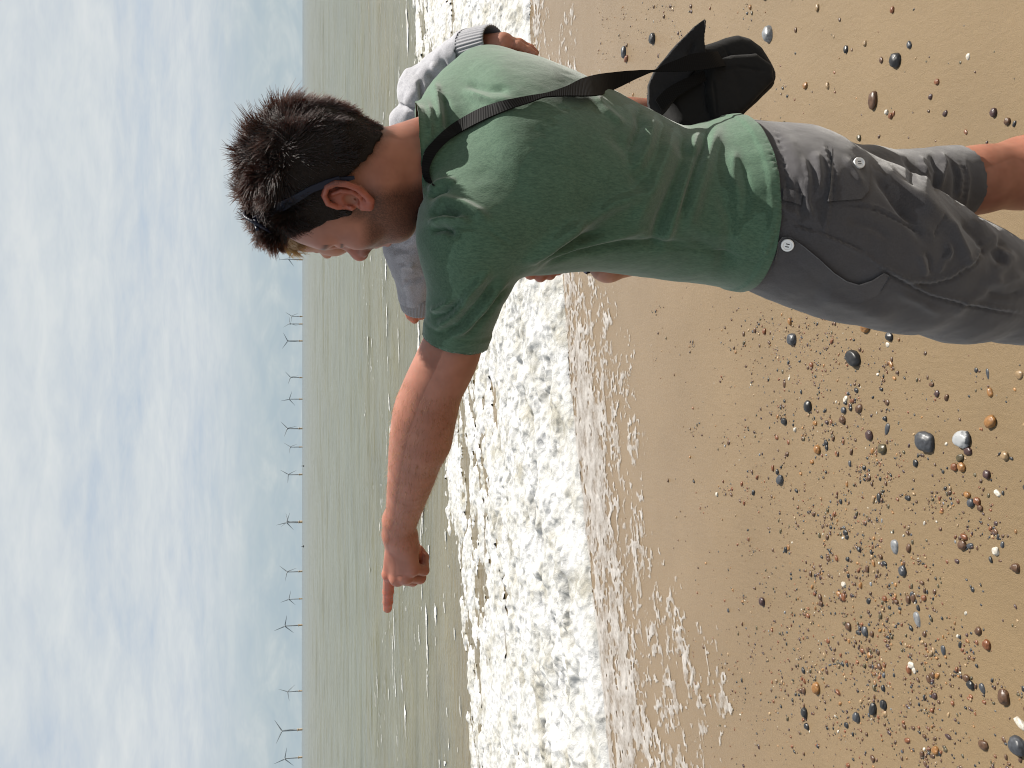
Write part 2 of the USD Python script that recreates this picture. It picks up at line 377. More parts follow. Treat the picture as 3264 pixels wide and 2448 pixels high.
# ------------------------------------------------------------------ the man: fields
def unit(v): v = np.asarray(v, float); return v / np.linalg.norm(v)
def heading(deg): a = math.radians(deg); return V(-math.sin(a), math.cos(a), 0), V(math.cos(a), math.sin(a), 0)   # ahead, to his right
def rows_to_sections(rows):
    out = []
    for x, yr, yl, Y, hd, k in rows:
        c = P(x, (yr + yl) / 2, Y); t = (c - EYE) @ FWD
        w = (yl - yr) / 2 * t / FPX
        phi = math.radians(hd) + math.atan2(c[0], c[1])
        a = w / math.sqrt(math.cos(phi) ** 2 + (k * math.sin(phi)) ** 2)
        out.append((c[2], c[0], c[1], a, a * k, math.radians(hd)))
    from scipy.interpolate import PchipInterpolator
    out = np.array(sorted(out)); z = np.linspace(out[0, 0], out[-1, 0], 90); o = PchipInterpolator(out[:, 0], out)(z)
    for _ in range(8): o[1:-1, 1:] = (o[:-2, 1:] + 2 * o[1:-1, 1:] + o[2:, 1:]) / 4
    return o
def trunk(p, sec, ex=2.0, grow=0.0):
    z = p[:, 2]
    cx, cy, a, b, hd = (np.interp(z, sec[:, 0], sec[:, i]) for i in range(1, 6))
    a, b = a + grow, b + grow
    dx, dy = p[:, 0] - cx, p[:, 1] - cy
    u = dx * np.cos(hd) + dy * np.sin(hd); w = -dx * np.sin(hd) + dy * np.cos(hd)
    r = (np.abs(u / a) ** ex + np.abs(w / b) ** ex) ** (1 / ex)
    g = np.sqrt((u / a ** 2) ** 2 + (w / b ** 2) ** 2) / np.maximum(np.sqrt((u / a) ** 2 + (w / b) ** 2), 1e-6)
    return (r - 1) / np.maximum(g, 1 / np.maximum(a, b))
TORSO = rows_to_sections([
    (1360, 330, 700, 1.350, 34, .58), (1420, 262, 770, 1.350, 34, .60), (1480, 208, 815, 1.352, 34, .62), (1560, 172, 850, 1.355, 35, .64), (1630, 168, 862, 1.358, 36, .65),
    (1700, 177, 858, 1.362, 37, .66), (1800, 216, 850, 1.370, 39, .68), (1900, 264, 852, 1.378, 42, .70), (2000, 325, 868, 1.385, 45, .74),
    (2090, 372, 880, 1.388, 47, .76), (2170, 408, 892, 1.388, 48, .78), (2240, 398, 900, 1.388, 48, .78), (2334, 382, 904, 1.386, 48, .78),
    (2420, 384, 905, 1.384, 48, .78), (2520, 398, 905, 1.382, 48, .78), (2620, 420, 905, 1.38, 48, .78)])
NECK0 = P(1400, 500, 1.352)
LSH = [P(1500, 790, 1.262), P(1494, 900, 1.275), P(1468, 1015, 1.300), P(1448, 1095, 1.318), P(1420, 1180, 1.345)]
LSR = [.064, .0585, .0500, .0475, .0475]
RSH = P(1570, 286, 1.462)
def shirt_f(p):
    d = trunk(p, TORSO)
    top = (p[:, 2] - P(1398, 500, 1.35)[2]) - 0.25 * np.abs(0)
    d = smax(d, top, 0.09)
    d = smin(d, cone(p, NECK0 + V(0, 0, -.03), P(1478, 760, 1.265), .058, .054), .05)
    d = smin(d, cone(p, P(1409, 405, 1.345), P(1528, 268, 1.448), .043, .046), .04)
    d = smin(d, chain(p, LSH, LSR), .045)
    d = smin(d, cone(p, RSH, P(1700, 340, 1.49), .050, .048), .05)
    h, r = heading(36)
    d = smin(d, ell(p, P(1590, 650, 1.262), np.array([r, h, [0, 0, 1]]), (.075, .03, .085)), .05)     # left shoulder blade
    d = smin(d, ell(p, P(1590, 330, 1.372), np.array([r, h, [0, 0, 1]]), (.06, .022, .085)), .05)
    d = smin(d, cone(p, P(1430, 500, 1.345), P(1290, 480, 1.318), .070, .066), .022)
    return d
# head frame
HB, HP = 64.0, math.radians(2)
Fh, Rh = heading(HB)
HF = Fh * math.cos(HP) + V(0, 0, -1) * math.sin(HP); HU = V(0, 0, 1) * math.cos(HP) + Fh * math.sin(HP); HL = -Rh
EAR0 = P(1110, 637, 1.243)
HC = EAR0 - HL * .074 - HF * .006
HM = np.array([HF, HU, HL])
def H(f, u, l): return HC + HF * f + HU * u + HL * l
def head_local(p): return (p - HC) @ HM.T
EAR_RIM = [(.010, .000), (.0125, .013), (.009, .0255), (-.001, .0325), (-.0125, .031), (-.0205, .021), (-.0225, .007), (-.0195, -.008), (-.0125, -.020), (-.005, -.0285), (.003, -.0285), (.0065, -.0205)]
EAR_OUT = [.000, .003, .006, .008, .010, .0115, .012, .0105, .008, .005, .002, .000]
def ear_f(q):
    """q in head axes, left side."""
    ca, sa = math.cos(.20), math.sin(.20)
    f, u = q[:, 0] * ca + (q[:, 1]) * sa, -q[:, 0] * sa + q[:, 1] * ca
    e = np.stack([f, u, q[:, 2]], 1)
    pts = [V(a, b, .077 + o) for (a, b), o in zip(EAR_RIM, EAR_OUT)]
    d = chain(e, pts, [.0034, .0036, .004, .004, .004, .0042, .0042, .0042, .0044, .0052, .0055, .0045])
    anti = [V(-.004, .022, .0805), V(-.0115, .012, .0835), V(-.0125, -.002, .083), V(-.007, -.013, .081), V(.000, -.016, .079)]
    d = smin(d, chain(e, anti, [.0025, .003, .0034, .0034, .003]), .004)
    d = smin(d, ell(e, V(-.006, .004, .0765), np.eye(3), (.0185, .031, .0035)), .004)
    d = smin(d, cone(e, V(.0095, -.006, .0775), V(.0065, -.004, .0805), .0042, .0034), .003)
    d = smin(d, cone(e, V(.001, -.022, .079), V(.002, -.027, .079), .0052, .0045), .006)
    d = smax(d, -ell(e, V(-.001, -.003, .0805), np.eye(3), (.0075, .0105, .0055)), .003)
    return d
SKULL = (V(.000, .029, 0), (.0940, .0930, .0725))
NAPE = (V(-.033, -.014, 0), (.034, .048, .042))
def neck_f(p):
    nb, nt = P(1440, 480, 1.352), HC + HF * (-.014) + HU * (-.050)
    return cone(p, nb, nt, .0600, .0550)
def head_f(p):
    q = head_local(p); m = q.copy(); m[:, 2] = np.abs(m[:, 2])
    I = np.eye(3)
    d = ell(q, SKULL[0], I, SKULL[1])
    d = smin(d, ell(q, V(.032, -.026, 0), I, (.054, .072, .056)), .03)
    d = smin(d, cone(m, V(.000, -.044, .049), V(.052, -.072, .020), .016, .015), .03)
    d = smin(d, cone(m, V(.060, -.071, .0), V(.060, -.071, .013), .0200, .0185), .02)
    d = smin(d, cone(m, V(.0755, .030, .004), V(.070, .033, .034), .0130, .0125), .018)        # brow
    d = smin(d, ell(m, V(.061, -.018, .035), I, (.022, .021, .020)), .02)                      # cheek
    d = smax(d, -ell(m, V(.0925, .0125, .0310), I, (.0160, .0125, .0165)), .010)               # eye hollow
    d = smin(d, ell(m, V(.0720, .0105, .0310), I, (.0135, .0118, .0145)), .004)                # lids
    d = smin(d, cone(q, V(.0765, .016, 0), V(.1030, -.0150, 0), .0075, .0095), .008)           # nose
    d = smin(d, ball(q, V(.1035, -.0195, 0), .0108), .008)
    d = smin(d, ell(m, V(.0915, -.0235, .0120), I, (.0130, .0090, .0080)), .006)
    d = smax(d, -ell(m, V(.0970, -.0305, .0070), I, (.0060, .0050, .0036)), .002)              # nostril
    d = smin(d, ell(q, V(.0755, -.040, 0), I, (.0160, .019, .028)), .014)                       # muzzle
    d = smin(d, cone(m, V(.0905, -.0415, 0), V(.0760, -.0445, .0235), .0058, .0030), .006)
    d = smin(d, cone(m, V(.0875, -.0570, 0), V(.0750, -.0505, .0230), .0064, .0030), .006)
    d = smax(d, -cone(m, V(.0945, -.0495, 0), V(.0780, -.0475, .0215), .0030, .0018), .002)    # parted lips
    d = smin(d, ell(q, NAPE[0], I, NAPE[1]), .03)
    e = m - V(.006, 0, -.0035)
    d = smin(d, ear_f(e), .004)
    d = smin(d, neck_f(p), .022)
    d = smin(d, cone(p, P(1440, 490, 1.352) + V(-.02, .03, .0), HC + HF * .008 + HU * (-.055), .042, .030), .03)
    return d
# left arm and the pointing hand
ARM = [(1500, 800, 1.262, .040), (1484, 920, 1.282, .036), (1462, 1020, 1.302, .0385), (1450, 1090, 1.314, .0435), (1405, 1188, 1.345, .0445), (1353, 1300, 1.380, .0440), (1339, 1376, 1.405, .0455), (1326, 1450, 1.437, .0425), (1314, 1511, 1.462, .0385), (1297, 1585, 1.500, .0325), (1285, 1637, 1.526, .0285), (1274, 1697, 1.556, .0240)]
FING = {
    'index': [(1242, 1828, 1.618, .0108), (1238, 1886, 1.642, .0096), (1237, 1918, 1.656, .0088), (1236, 1940, 1.666, .0080)],
    'middle': [(1269, 1842, 1.600, .0120), (1316, 1850, 1.628, .0105), (1330, 1802, 1.655, .0095), (1312, 1772, 1.655, .0085)],
    'ring': [(1297, 1836, 1.588, .0118), (1339, 1842, 1.610, .0105), (1350, 1793, 1.638, .0092), (1328, 1764, 1.640, .0084)],
    'little': [(1317, 1812, 1.576, .0105), (1351, 1818, 1.590, .0094), (1352, 1776, 1.612, .0085), (1337, 1752, 1.618, .0078)]}
PALM = [P(1262, 1712, 1.565), P(1272, 1716, 1.563), P(1284, 1718, 1.560), P(1296, 1720, 1.556)]
def hand_f(p):
    d = None
    for w0, k in zip(PALM, FING):
        pts = [P(*a[:3]) for a in FING[k]]; rs = [a[3] for a in FING[k]]
        c = cone(p, w0, pts[0], .0165, rs[0] + .0012)
        d = c if d is None else smin(d, c, .010)
    for k in FING:
        pts = [P(*a[:3]) for a in FING[k]]; rs = [a[3] for a in FING[k]]
        d = smin(d, chain(p, pts, rs, .003), .0035)
    for k in FING:                                                   # knuckles
        a = FING[k]; d = smin(d, ball(p, P(*a[0][:3]) + V(-.002, -.003, .002), a[0][3] * .98), .006)
    d = smin(d, chain(p, [P(1300, 1716, 1.572), P(1316, 1752, 1.592), P(1306, 1800, 1.625), P(1288, 1826, 1.642)], [.017, .0145, .0115, .0095]), .008)
    d = smin(d, cone(p, P(1304, 1712, 1.560), P(1314, 1748, 1.566), .0130, .0110), .008)
    return d
def dense(rows, n=36):
    from scipy.interpolate import PchipInterpolator
    pts = np.array([[*P(*a[:3]), a[3]] for a in rows]); L = np.concatenate([[0], np.cumsum(np.linalg.norm(np.diff(pts[:, :3], axis=0), axis=1))])
    q = PchipInterpolator(L, pts)(np.linspace(0, L[-1], n))
    k = np.array([1, 2, 1]) / 4.0
    for _ in range(6): q[1:-1] = sum(k[i] * q[i:len(q) - 2 + i] for i in range(3))
    return [a[:3] for a in q], [a[3] for a in q]
ARM_D = dense(ARM)
def left_arm_f(p):
    d = chain(p, *ARM_D)
    d = smin(d, cone(p, P(1262, 1660, 1.540), P(1260, 1712, 1.565), .0215, .0170), .014)
    d = smin(d, cone(p, P(1365, 1320, 1.385), P(1368, 1400, 1.412), .027, .022), .04)
    d = smin(d, ball(p, P(1244, 1706, 1.553), .0075), .012)
    return smin(d, hand_f(p), .016)
RARM = [(1520, 300, 1.470, .046), (1800, 372, 1.510, .043), (2000, 392, 1.525, .0400), (2118, 388, 1.535, .0420), (2040, 520, 1.600, .042), (1900, 680, 1.660, .034), (1800, 770, 1.690, .027)]
def right_arm_f(p):
    d = chain(p, [P(*a[:3]) for a in RARM], [a[3] for a in RARM], .014)
    for i, (x, y) in enumerate([(1690, 872), (1722, 880), (1752, 873), (1777, 858)]):
        a, b, c = P(x + 8, y - 70, 1.705), P(x, y, 1.685), P(x + 12, y - 45, 1.662)
        d = smin(d, cone(p, P(1798, 772, 1.69), a, .022, .0125), .010)
        d = smin(d, chain(p, [a, b, c, P(x + 20, y - 80, 1.66)], [.0118, .0112, .0100, .0090], .003), .004)
    return d
LLEG = [(2500, 660, 1.370, .10), (2800, 775, 1.365, .085), (3264, 935, 1.40, .060), (3420, 960, 1.41, .056)]
RLEG = [(2560, 610, 1.43, .070), (2850, 650, 1.465, .058), (3060, 580, 1.470, .0530), (3130, 570, 1.468, .0545), (3264, 549, 1.468, .0612), (3420, 560, 1.475, .060)]
def down_leg(leg, to, r):
    a = P(*leg[-1][:3]); g = V(*to)
    g[2] = float(beach_z(np.array([es(*to[:2])[0]]), np.array([es(*to[:2])[1]]))[0]) + .055
    return a, g
def legs_f(p):
    d = chain(p, [P(*a[:3]) for a in LLEG], [a[3] for a in LLEG], .03)
    d = np.minimum(d, chain(p, [P(*a[:3]) for a in RLEG], [a[3] for a in RLEG], .03))
    for leg, foot in ((LLEG, (.16, 1.46, 0)), (RLEG, (.385, 1.44, 0))):
        a, g = down_leg(leg, foot, 0)
        h, _ = heading(55)
        d = smin(d, chain(p, [a, a * .45 + g * .55, g + V(0, 0, .02)], [leg[-1][3], .048, .036], .03), .03)
        d = smin(d, chain(p, [g - h * .045 - V(0, 0, .02), g + h * .06 - V(0, 0, .015), g + h * .15 - V(0, 0, .028)], [.030, .032, .020], .02), .03)
    return d
# shorts
HIPS = rows_to_sections([
    (2300, 392, 890, 1.388, 50, .80), (2370, 386, 894, 1.386, 50, .80), (2457, 396, 930, 1.384, 50, .82), (2560, 410, 958, 1.382, 50, .84), (2640, 448, 985, 1.380, 50, .86), (2760, 480, 1015, 1.378, 50, .9)])
SLEG = [(2560, 700, 1.352, .128), (2760, 778, 1.352, .123), (2900, 838, 1.362, .112), (3060, 896, 1.378, .099), (3264, 934, 1.395, .0845), (3330, 938, 1.40, .084)]
SREG = [(2560, 585, 1.43, .088), (2760, 628, 1.455, .080), (2900, 628, 1.470, .0770), (3000, 592, 1.470, .0650), (3075, 578, 1.470, .0575), (3140, 572, 1.47, .0575)]
def shorts_f(p):
    d = trunk(p, HIPS)
    d = smax(d, P(2650, 700, 1.38)[2] - p[:, 2], .08)
    d = smin(d, chain(p, [P(*a[:3]) for a in SLEG], [a[3] for a in SLEG], .03), .05)
    d = smin(d, chain(p, [P(*a[:3]) for a in SREG], [a[3] for a in SREG], .03), .035)
    return d
# ------------------------------------------------------------------ the man: surfaces
def slice_off(m, origin, normal): return trimesh.intersections.slice_mesh_plane(m, np.asarray(normal, float), np.asarray(origin, float), cap=False)
def wrinkle(m, amp, sc, seed=0, stretch=(1, 1, 1)):
    v = np.array(m.vertices); m.vertices = v + normals_of(m) * (amp * (fbm(v * sc * np.array(stretch), 3, seed) - 0.5))[:, None]
    return m
skin_mat = mat('skin_material', {
    'at': ('attribute', dict(attribute='tint')), 'g': ('geometry', {}),
    'n1': ('noise_texture', dict(scale=900.0, detail=2.0)), 'n2': ('noise_texture', dict(scale=38.0, detail=4.0)),
    'r': ('rgb_ramp', {'ramp': [(0.3, (0.86, 0.82, 0.80)), (0.7, (1.12, 1.14, 1.14))]}),
    'mul': ('mix_color', dict(blend_type='multiply', fac=1.0, use_clamp=False)),
    'b': ('bump', dict(strength=0.25, distance=0.0008)),
    'p': ('principled_bsdf', dict(roughness=0.48, specular_ior_level=0.4, subsurface_weight=0.12, subsurface_scale=0.01, subsurface_radius=(1.0, 0.35, 0.2)))},
    [('g.position', 'n1.vector'), ('g.position', 'n2.vector'), ('n2.fac', 'r.fac'), ('at.color', 'mul.a'), ('r.color', 'mul.b'), ('mul.result', 'p.base_color'), ('n1.fac', 'b.height'), ('b.normal', 'p.normal')])
def cloth_mat(name, lo, hi, weave=1400.0, blotch=20.0, rough=0.85, bump=0.35, sheen=0.25, fine=(0.80, 1.18), big=(0.92, 1.08), stretch=(1, 1, .25)):
    return mat(name, {
        'tc': ('geometry', {}), 'mp': ('mapping', dict(mapping_type='point', scale=stretch)),
        'n1': ('noise_texture', dict(scale=weave, detail=2.0, roughness=0.6)), 'n2': ('noise_texture', dict(scale=blotch, detail=4.0, roughness=0.6)), 'n3': ('noise_texture', dict(scale=weave * .35, detail=3.0, roughness=0.7)),
        'c': ('rgb_ramp', {'ramp': [(0.32, lo), (0.68, hi)]}),
        'f': ('rgb_ramp', {'ramp': [(0.3, (fine[0],) * 3), (0.7, (fine[1],) * 3)]}),
        'k': ('rgb_ramp', {'ramp': [(0.3, (big[0],) * 3), (0.7, (big[1],) * 3)]}),
        'm1': ('mix_color', dict(blend_type='multiply', fac=1.0, use_clamp=False)), 'm2': ('mix_color', dict(blend_type='multiply', fac=1.0, use_clamp=False)),
        'b': ('bump', dict(strength=bump, distance=0.0012)),
        'p': ('principled_bsdf', dict(roughness=rough, specular_ior_level=0.2, sheen_weight=sheen, sheen_roughness=0.5))},
        [('tc.position', 'mp.vector'), ('mp.vector', 'n1.vector'), ('mp.vector', 'n3.vector'), ('tc.position', 'n2.vector'), ('n3.fac', 'c.fac'), ('n1.fac', 'f.fac'), ('n2.fac', 'k.fac'), ('c.color', 'm1.a'), ('f.color', 'm1.b'), ('m1.result', 'm2.a'), ('k.color', 'm2.b'), ('m2.result', 'p.base_color'), ('n1.fac', 'b.height'), ('b.normal', 'p.normal')])
shirt_mat = cloth_mat('green_jersey', (0.033, 0.071, 0.045), (0.061, 0.112, 0.072), weave=1100.0, fine=(0.86, 1.12))
shorts_mat = cloth_mat('grey_cotton', (0.034, 0.032, 0.0345), (0.057, 0.054, 0.058), weave=1600.0, blotch=14.0, fine=(0.86, 1.12), stretch=(1, 1, 1))
thread_mat = cloth_mat('dark_thread', (0.075, 0.070, 0.068), (0.12, 0.115, 0.11), weave=2600.0)
gthread_mat = cloth_mat('green_thread', (0.085, 0.16, 0.105), (0.13, 0.23, 0.15), weave=2600.0)
button_mat = mat('button_plastic', {'p': ('principled_bsdf', dict(base_color=(0.62, 0.62, 0.62), roughness=0.35))})
dark_mat = mat('dark_hole', {'p': ('principled_bsdf', dict(base_color=(0.02, 0.02, 0.02), roughness=0.8))})
hair_mat = mat('brown_hair', {'p': ('principled_hair_bsdf', dict(parametrization='Melanin concentration', melanin=0.92, melanin_redness=0.45, roughness=0.48, radial_roughness=0.5, random_roughness=0.3))}, surface='p.BSDF')
haircap_mat = mat('hair_mass', {'g': ('geometry', {}), 'n': ('noise_texture', dict(scale=420.0, detail=4.0, roughness=0.7)), 'c': ('rgb_ramp', {'ramp': [(0.3, (0.004, 0.003, 0.0025)), (0.7, (0.014, 0.009, 0.007))]}), 'b': ('bump', dict(strength=0.9, distance=0.002)), 'p': ('principled_bsdf', dict(roughness=0.75, specular_ior_level=0.15))},
    [('g.position', 'n.vector'), ('n.fac', 'c.fac'), ('c.color', 'p.base_color'), ('n.fac', 'b.height'), ('b.normal', 'p.normal')])

man = thing('person', 'man in a faded green T-shirt and grey cargo shorts pointing out to sea', 'person', loc=(.30, 1.42, .20))
SKIN = np.array([0.214, 0.087, 0.057])
head = field_mesh(head_f, HC + V(-.15, -.16, -.27), HC + V(.17, .17, .15), .0026, 1)
q = head_local(np.asarray(head.vertices)); al = np.abs(q[:, 2])
tint = np.tile(SKIN, (len(q), 1))
r_ = rng.random(len(q))
def soft(x, a, b): return np.clip((x - a) / (b - a), 0, 1)
beard = soft(-q[:, 1], .014, .032) * soft(q[:, 0], -.014, .004) * soft(q[:, 1], -.118, -.100)
beard = np.maximum(beard * np.where((q[:, 0] > .074) & (q[:, 1] > -.073) & (q[:, 1] < -.035) & (al < .027), .35, 1), soft(-q[:, 1], .025, .030) * soft(-q[:, 1], .042, .036) * (q[:, 0] > .072) * (al < .03) * .8)
beard = np.maximum(beard, soft(-q[:, 1], -.012, .01) * soft(q[:, 0], .010, .016) * soft(-q[:, 0], -.042, -.030) * .9)
beard *= (al < .0735)
tint = tint * (1 - .74 * (beard * (.55 + .6 * r_))[:, None].clip(0, 1))
ear_w = soft(al, .0725, .0755) * (np.abs(q[:, 0] - .006) < .04) * (np.abs(q[:, 1]) < .05)
tint = tint * (1 - ear_w[:, None] * np.array([0, .32, .34]))
nose_w = soft(q[:, 0], .080, .098) * (q[:, 1] < .0) * (q[:, 1] > -.04)
tint = tint * (1 - nose_w[:, None] * np.array([0, .07, .07]))
lip = ((q[:, 0] > .068) & (al < .026) & (q[:, 1] < -.0385) & (q[:, 1] > -.062)) * soft(q[:, 0] - (.0905 - al * .55), -.004, .002)
tint = tint * (1 - lip[:, None] * np.array([.12, .42, .36]))
lash = ((al > .016) & (al < .048) & (q[:, 0] > .066)) * np.exp(-((q[:, 1] - .0085) / .0022) ** 2)
tint = tint * (1 - .8 * lash[:, None])
nos = np.exp(-(np.linalg.norm(np.stack([q[:, 0] - .0965, q[:, 1] + .0315, al - .0075], 1), axis=1) / .0045) ** 2)
tint = tint * (1 - .85 * nos[:, None])
HLF_ = np.array([-.12, -.085, -.070, -.050, -.034, -.024, -.014]); HLU_ = np.array([-.055, -.055, -.048, -.030, -.010, .004, .020])
fade = soft(q[:, 1] - np.interp(q[:, 0], HLF_, HLU_), -.024, .002) * soft(-q[:, 0], .008, .02)
tint = tint * (1 - .75 * (fade ** 1.5 * (.4 + .75 * r_)).clip(0, 1)[:, None])
brow = ((al > .012) & (al < .05)) * np.exp(-((q[:, 1] - (.0345 - (al - .03) ** 2 * 12)) / .0045) ** 2) * (q[:, 0] > .055)
tint = tint * (1 - .75 * brow[:, None])
nails = lambda v: np.zeros(len(v))
pieces, tints = [head], [tint]
def add_skin(m, dark=1.0):
    v = np.asarray(m.vertices); pieces.append(m)
    n_ = fbm(v * 30, 3, 4)[:, None] - .5
    tints.append(np.tile(SKIN, (len(v), 1)) * (1 + n_ * np.array([.10, .22, .22])) * dark)
larm = field_mesh(left_arm_f, V(-.50, 1.14, ZC - .40), V(.29, 1.74, ZC - .06), .0040, 1)
hq = np.asarray(larm.vertices)
add_skin(larm)
tip = P(1236, 1946, 1.668); k_ = soft(-np.linalg.norm(hq - tip, axis=1), -.016, -.006)
kn = sum(np.exp(-(np.linalg.norm(hq - P(*FING[k][0][:3]), axis=1) / .014) ** 2) for k in FING) + sum(np.exp(-(np.linalg.norm(hq - P(*FING[k][1][:3]), axis=1) / .012) ** 2) for k in FING)
tints[-1] = tints[-1] * (1 - np.clip(kn, 0, 1)[:, None] * np.array([.02, .20, .18]))
add_skin(field_mesh(right_arm_f, V(.13, 1.38, ZC - .62), V(.62, 1.78, ZC - .12), .006, 1))
add_skin(field_mesh(legs_f, V(.02, 1.15, .10), V(.60, 1.75, 1.42), .010, 1))
add_skin(field_mesh(lambda p: np.maximum(trunk(p, TORSO, grow=-.03), np.maximum(p[:, 2] - P(1430, 500, 1.35)[2], P(2600, 650, 1.38)[2] - p[:, 2])), V(.02, 1.1, ZC - 1.0), V(.7, 1.75, ZC - .1), .015, 0))
body = join(pieces)
part('body', body, skin_mat, man, smooth=True, color=np.vstack(tints))
for s_ in (1, -1):
    eye = trimesh.creation.icosphere(3, .0118); eye.apply_translation(H(.0722, .0105, s_ * .0325))
    part('eye', eye, mat('eye_white', {'p': ('principled_bsdf', dict(base_color=(.55, .52, .48), roughness=.15))}) if s_ == 1 else '/World/Looks/eye_white', man)

# the T-shirt
shirt = field_mesh(shirt_f, V(-.06, 1.05, ZC - .80), V(.70, 1.72, ZC - .10), .0065, 1)
COLLAR_O, COLLAR_N = P(1337, 440, 1.262), unit(V(0, 0, -1) - heading(34)[0] * .12)
vv = np.asarray(shirt.vertices); nax = P(1300, 482, 1.318); nbx = P(1430, 500, 1.345); nd = unit(nax - nbx)
rad = vv - nbx; rad = np.linalg.norm(rad - np.outer(rad @ nd, nd), axis=1)
ec = -((vv - COLLAR_O) @ COLLAR_N); ic = rad < .098
shirt = drop(shirt, ic & (ec > .002))
vv = np.asarray(shirt.vertices); rad = vv - nbx; rad = np.linalg.norm(rad - np.outer(rad @ nd, nd), axis=1)
ec = -((vv - COLLAR_O) @ COLLAR_N); ic = (rad < .098) & (ec > -.004)
shirt.vertices = np.where(ic[:, None], vv + np.outer(np.clip(ec, -.004, .004), COLLAR_N), vv)
HEM_Z = P(2503, 620, 1.225)[2]
shirt = slice_off(shirt, (0, 0, HEM_Z), (0, 0, 1))
sd = unit(P(1448, 1092, 1.318) - P(1494, 900, 1.275))
ends = P(1449, 1080, 1.316)
vv = np.asarray(shirt.vertices)
arm_side = ((vv - ends) @ sd > -.02) & (np.linalg.norm(vv - ends, axis=1) < .16)
shirt = drop(shirt, ((vv - ends) @ sd > .002) & (np.linalg.norm(vv - ends, axis=1) < .16))
vv = np.asarray(shirt.vertices)
e_ = (vv - ends) @ sd
i_ = (np.linalg.norm(vv - ends, axis=1) < .16) & (e_ > -.004)
vv = np.where(i_[:, None], vv - np.outer(np.clip(e_, -.004, .004), sd), vv); shirt.vertices = vv
wrinkle(shirt, .006, 14, 2, (1, 1, .55)); wrinkle(shirt, .0016, 55, 6, (1, 1, .6))
SHIRT_FOLDS = [
    # from the armpit along the flank
    ([(1640, 880), (1760, 815), (1900, 765), (2060, 730)], 14, 0.0093), ([(1650, 868), (1780, 790), (1930, 730)], 14, -0.0085), ([(1660, 860), (1760, 770), (1860, 700)], 18, 0.0085),
    ([(1670, 846), (1800, 745), (1950, 655), (2100, 600)], 20, 0.0085), ([(1700, 850), (1840, 800), (2000, 775), (2200, 775)], 12, -0.0085),
    # sleeve folds
    ([(1368, 1030), (1400, 1040), (1450, 1000), (1500, 930), (1560, 860)], 12, 0.0076), ([(1375, 1010), (1420, 1005), (1480, 950)], 10, -0.0068), ([(1372, 990), (1395, 985), (1440, 955)], 9, 0.0068),
    ([(1400, 1060), (1460, 1040), (1530, 960), (1590, 880)], 12, -0.0068), ([(1430, 1075), (1500, 1040), (1570, 950), (1630, 880)], 12, 0.0068), ([(1480, 1075), (1560, 990), (1620, 900)], 10, -0.0068),
    # shoulder and collar
    ([(1370, 735), (1410, 728), (1450, 745)], 10, -0.0119), ([(1365, 715), (1400, 702), (1450, 700), (1500, 705)], 12, 0.0085), ([(1372, 660), (1420, 640), (1480, 655), (1560, 700)], 16, 0.0085), ([(1368, 690), (1415, 672), (1470, 690)], 10, -0.0102),
    ([(1366, 610), (1400, 585), (1450, 575)], 10, 0.0068), ([(1366, 630), (1395, 612), (1430, 600)], 8, -0.0085),
    ([(1388, 260), (1398, 330), (1402, 400)], 12, 0.0068), ([(1410, 300), (1425, 370), (1430, 420)], 12, -0.0068),
    ([(1470, 290), (1560, 318), (1640, 322)], 14, 0.0043), ([(1490, 270), (1560, 285), (1620, 285)], 12, -0.0043), ([(1500, 300), (1600, 340)], 8, 0.0034),
    # across the small of the back
    ([(2170, 432), (2190, 500), (2150, 600), (2110, 700), (2080, 790)], 22, -.011), ([(2140, 415), (2120, 500), (2070, 620), (2010, 740)], 26, .007), ([(2230, 405), (2205, 470), (2180, 560), (2140, 680), (2110, 800)], 20, .010),
    ([(2262, 398), (2245, 460), (2205, 570), (2165, 700)], 10, -.006), ([(2290, 392), (2265, 470), (2225, 600), (2190, 720)], 22, .007), ([(2060, 360), (2075, 400), (2060, 470), (2010, 560)], 20, .007), ([(2030, 345), (2040, 400), (2010, 480)], 14, -.006),
    ([(2340, 480), (2335, 560), (2350, 620)], 14, .004), ([(2370, 520), (2380, 600), (2370, 700)], 12, -.003), ([(2300, 600), (2330, 700), (2320, 800), (2290, 870)], 24, -.006), ([(2200, 760), (2280, 800), (2360, 840)], 16, -.004), ([(2150, 700), (2260, 740), (2400, 760)], 22, .005),
    ([(1940, 420), (2000, 480), (2040, 600)], 22, -.004), ([(1890, 300), (1930, 350), (1990, 400)], 12, .004),
    ([(1362, 322), (1371, 360), (1371, 412), (1368, 445)], 5, .0030), ([(1350, 330), (1352, 400), (1352, 450)], 7, -.0012),
    ([(2430, 440), (2466, 560), (2474, 640), (2464, 720), (2440, 790), (2385, 850)], 7, .0010, 19), ([(1385, 735), (1470, 722), (1560, 735), (1640, 790)], 5, -.0022), ([(1960, 800), (2080, 790), (2200, 792), (2330, 812), (2400, 830)], 5, -.0018),
    # the hem turned up
    ([(2440, 470), (2478, 560), (2488, 640), (2476, 720), (2452, 790), (2395, 850)], 5, -.0018),
]
sculpt(shirt, SHIRT_FOLDS)
vv = np.asarray(shirt.vertices); hz = vv[:, 2] - HEM_Z
out_ = .0065 * np.exp(-(hz / .035) ** 2) + .0022 * soft(-hz, -.019, -.016)
nn = normals_of(shirt); nn[:, 2] = 0; nn /= np.maximum(np.linalg.norm(nn, axis=1, keepdims=True), 1e-6)
wob_ = 1 + .9 * (fbm(np.stack([vv[:, 0] * 18, vv[:, 1] * 18, vv[:, 2] * 6], 1), 2, 17) - .5)
sl = (vv - ends) @ sd; onarm = np.linalg.norm(vv - ends, axis=1) < .10
vv = vv + nn * (out_ * wob_ * (hz < .12))[:, None] + normals_of(shirt) * (.0016 * soft(sl, -.021, -.018) * onarm)[:, None]
shirt.vertices = vv
shirt_prim = part('shirt', shirt, shirt_mat, man)

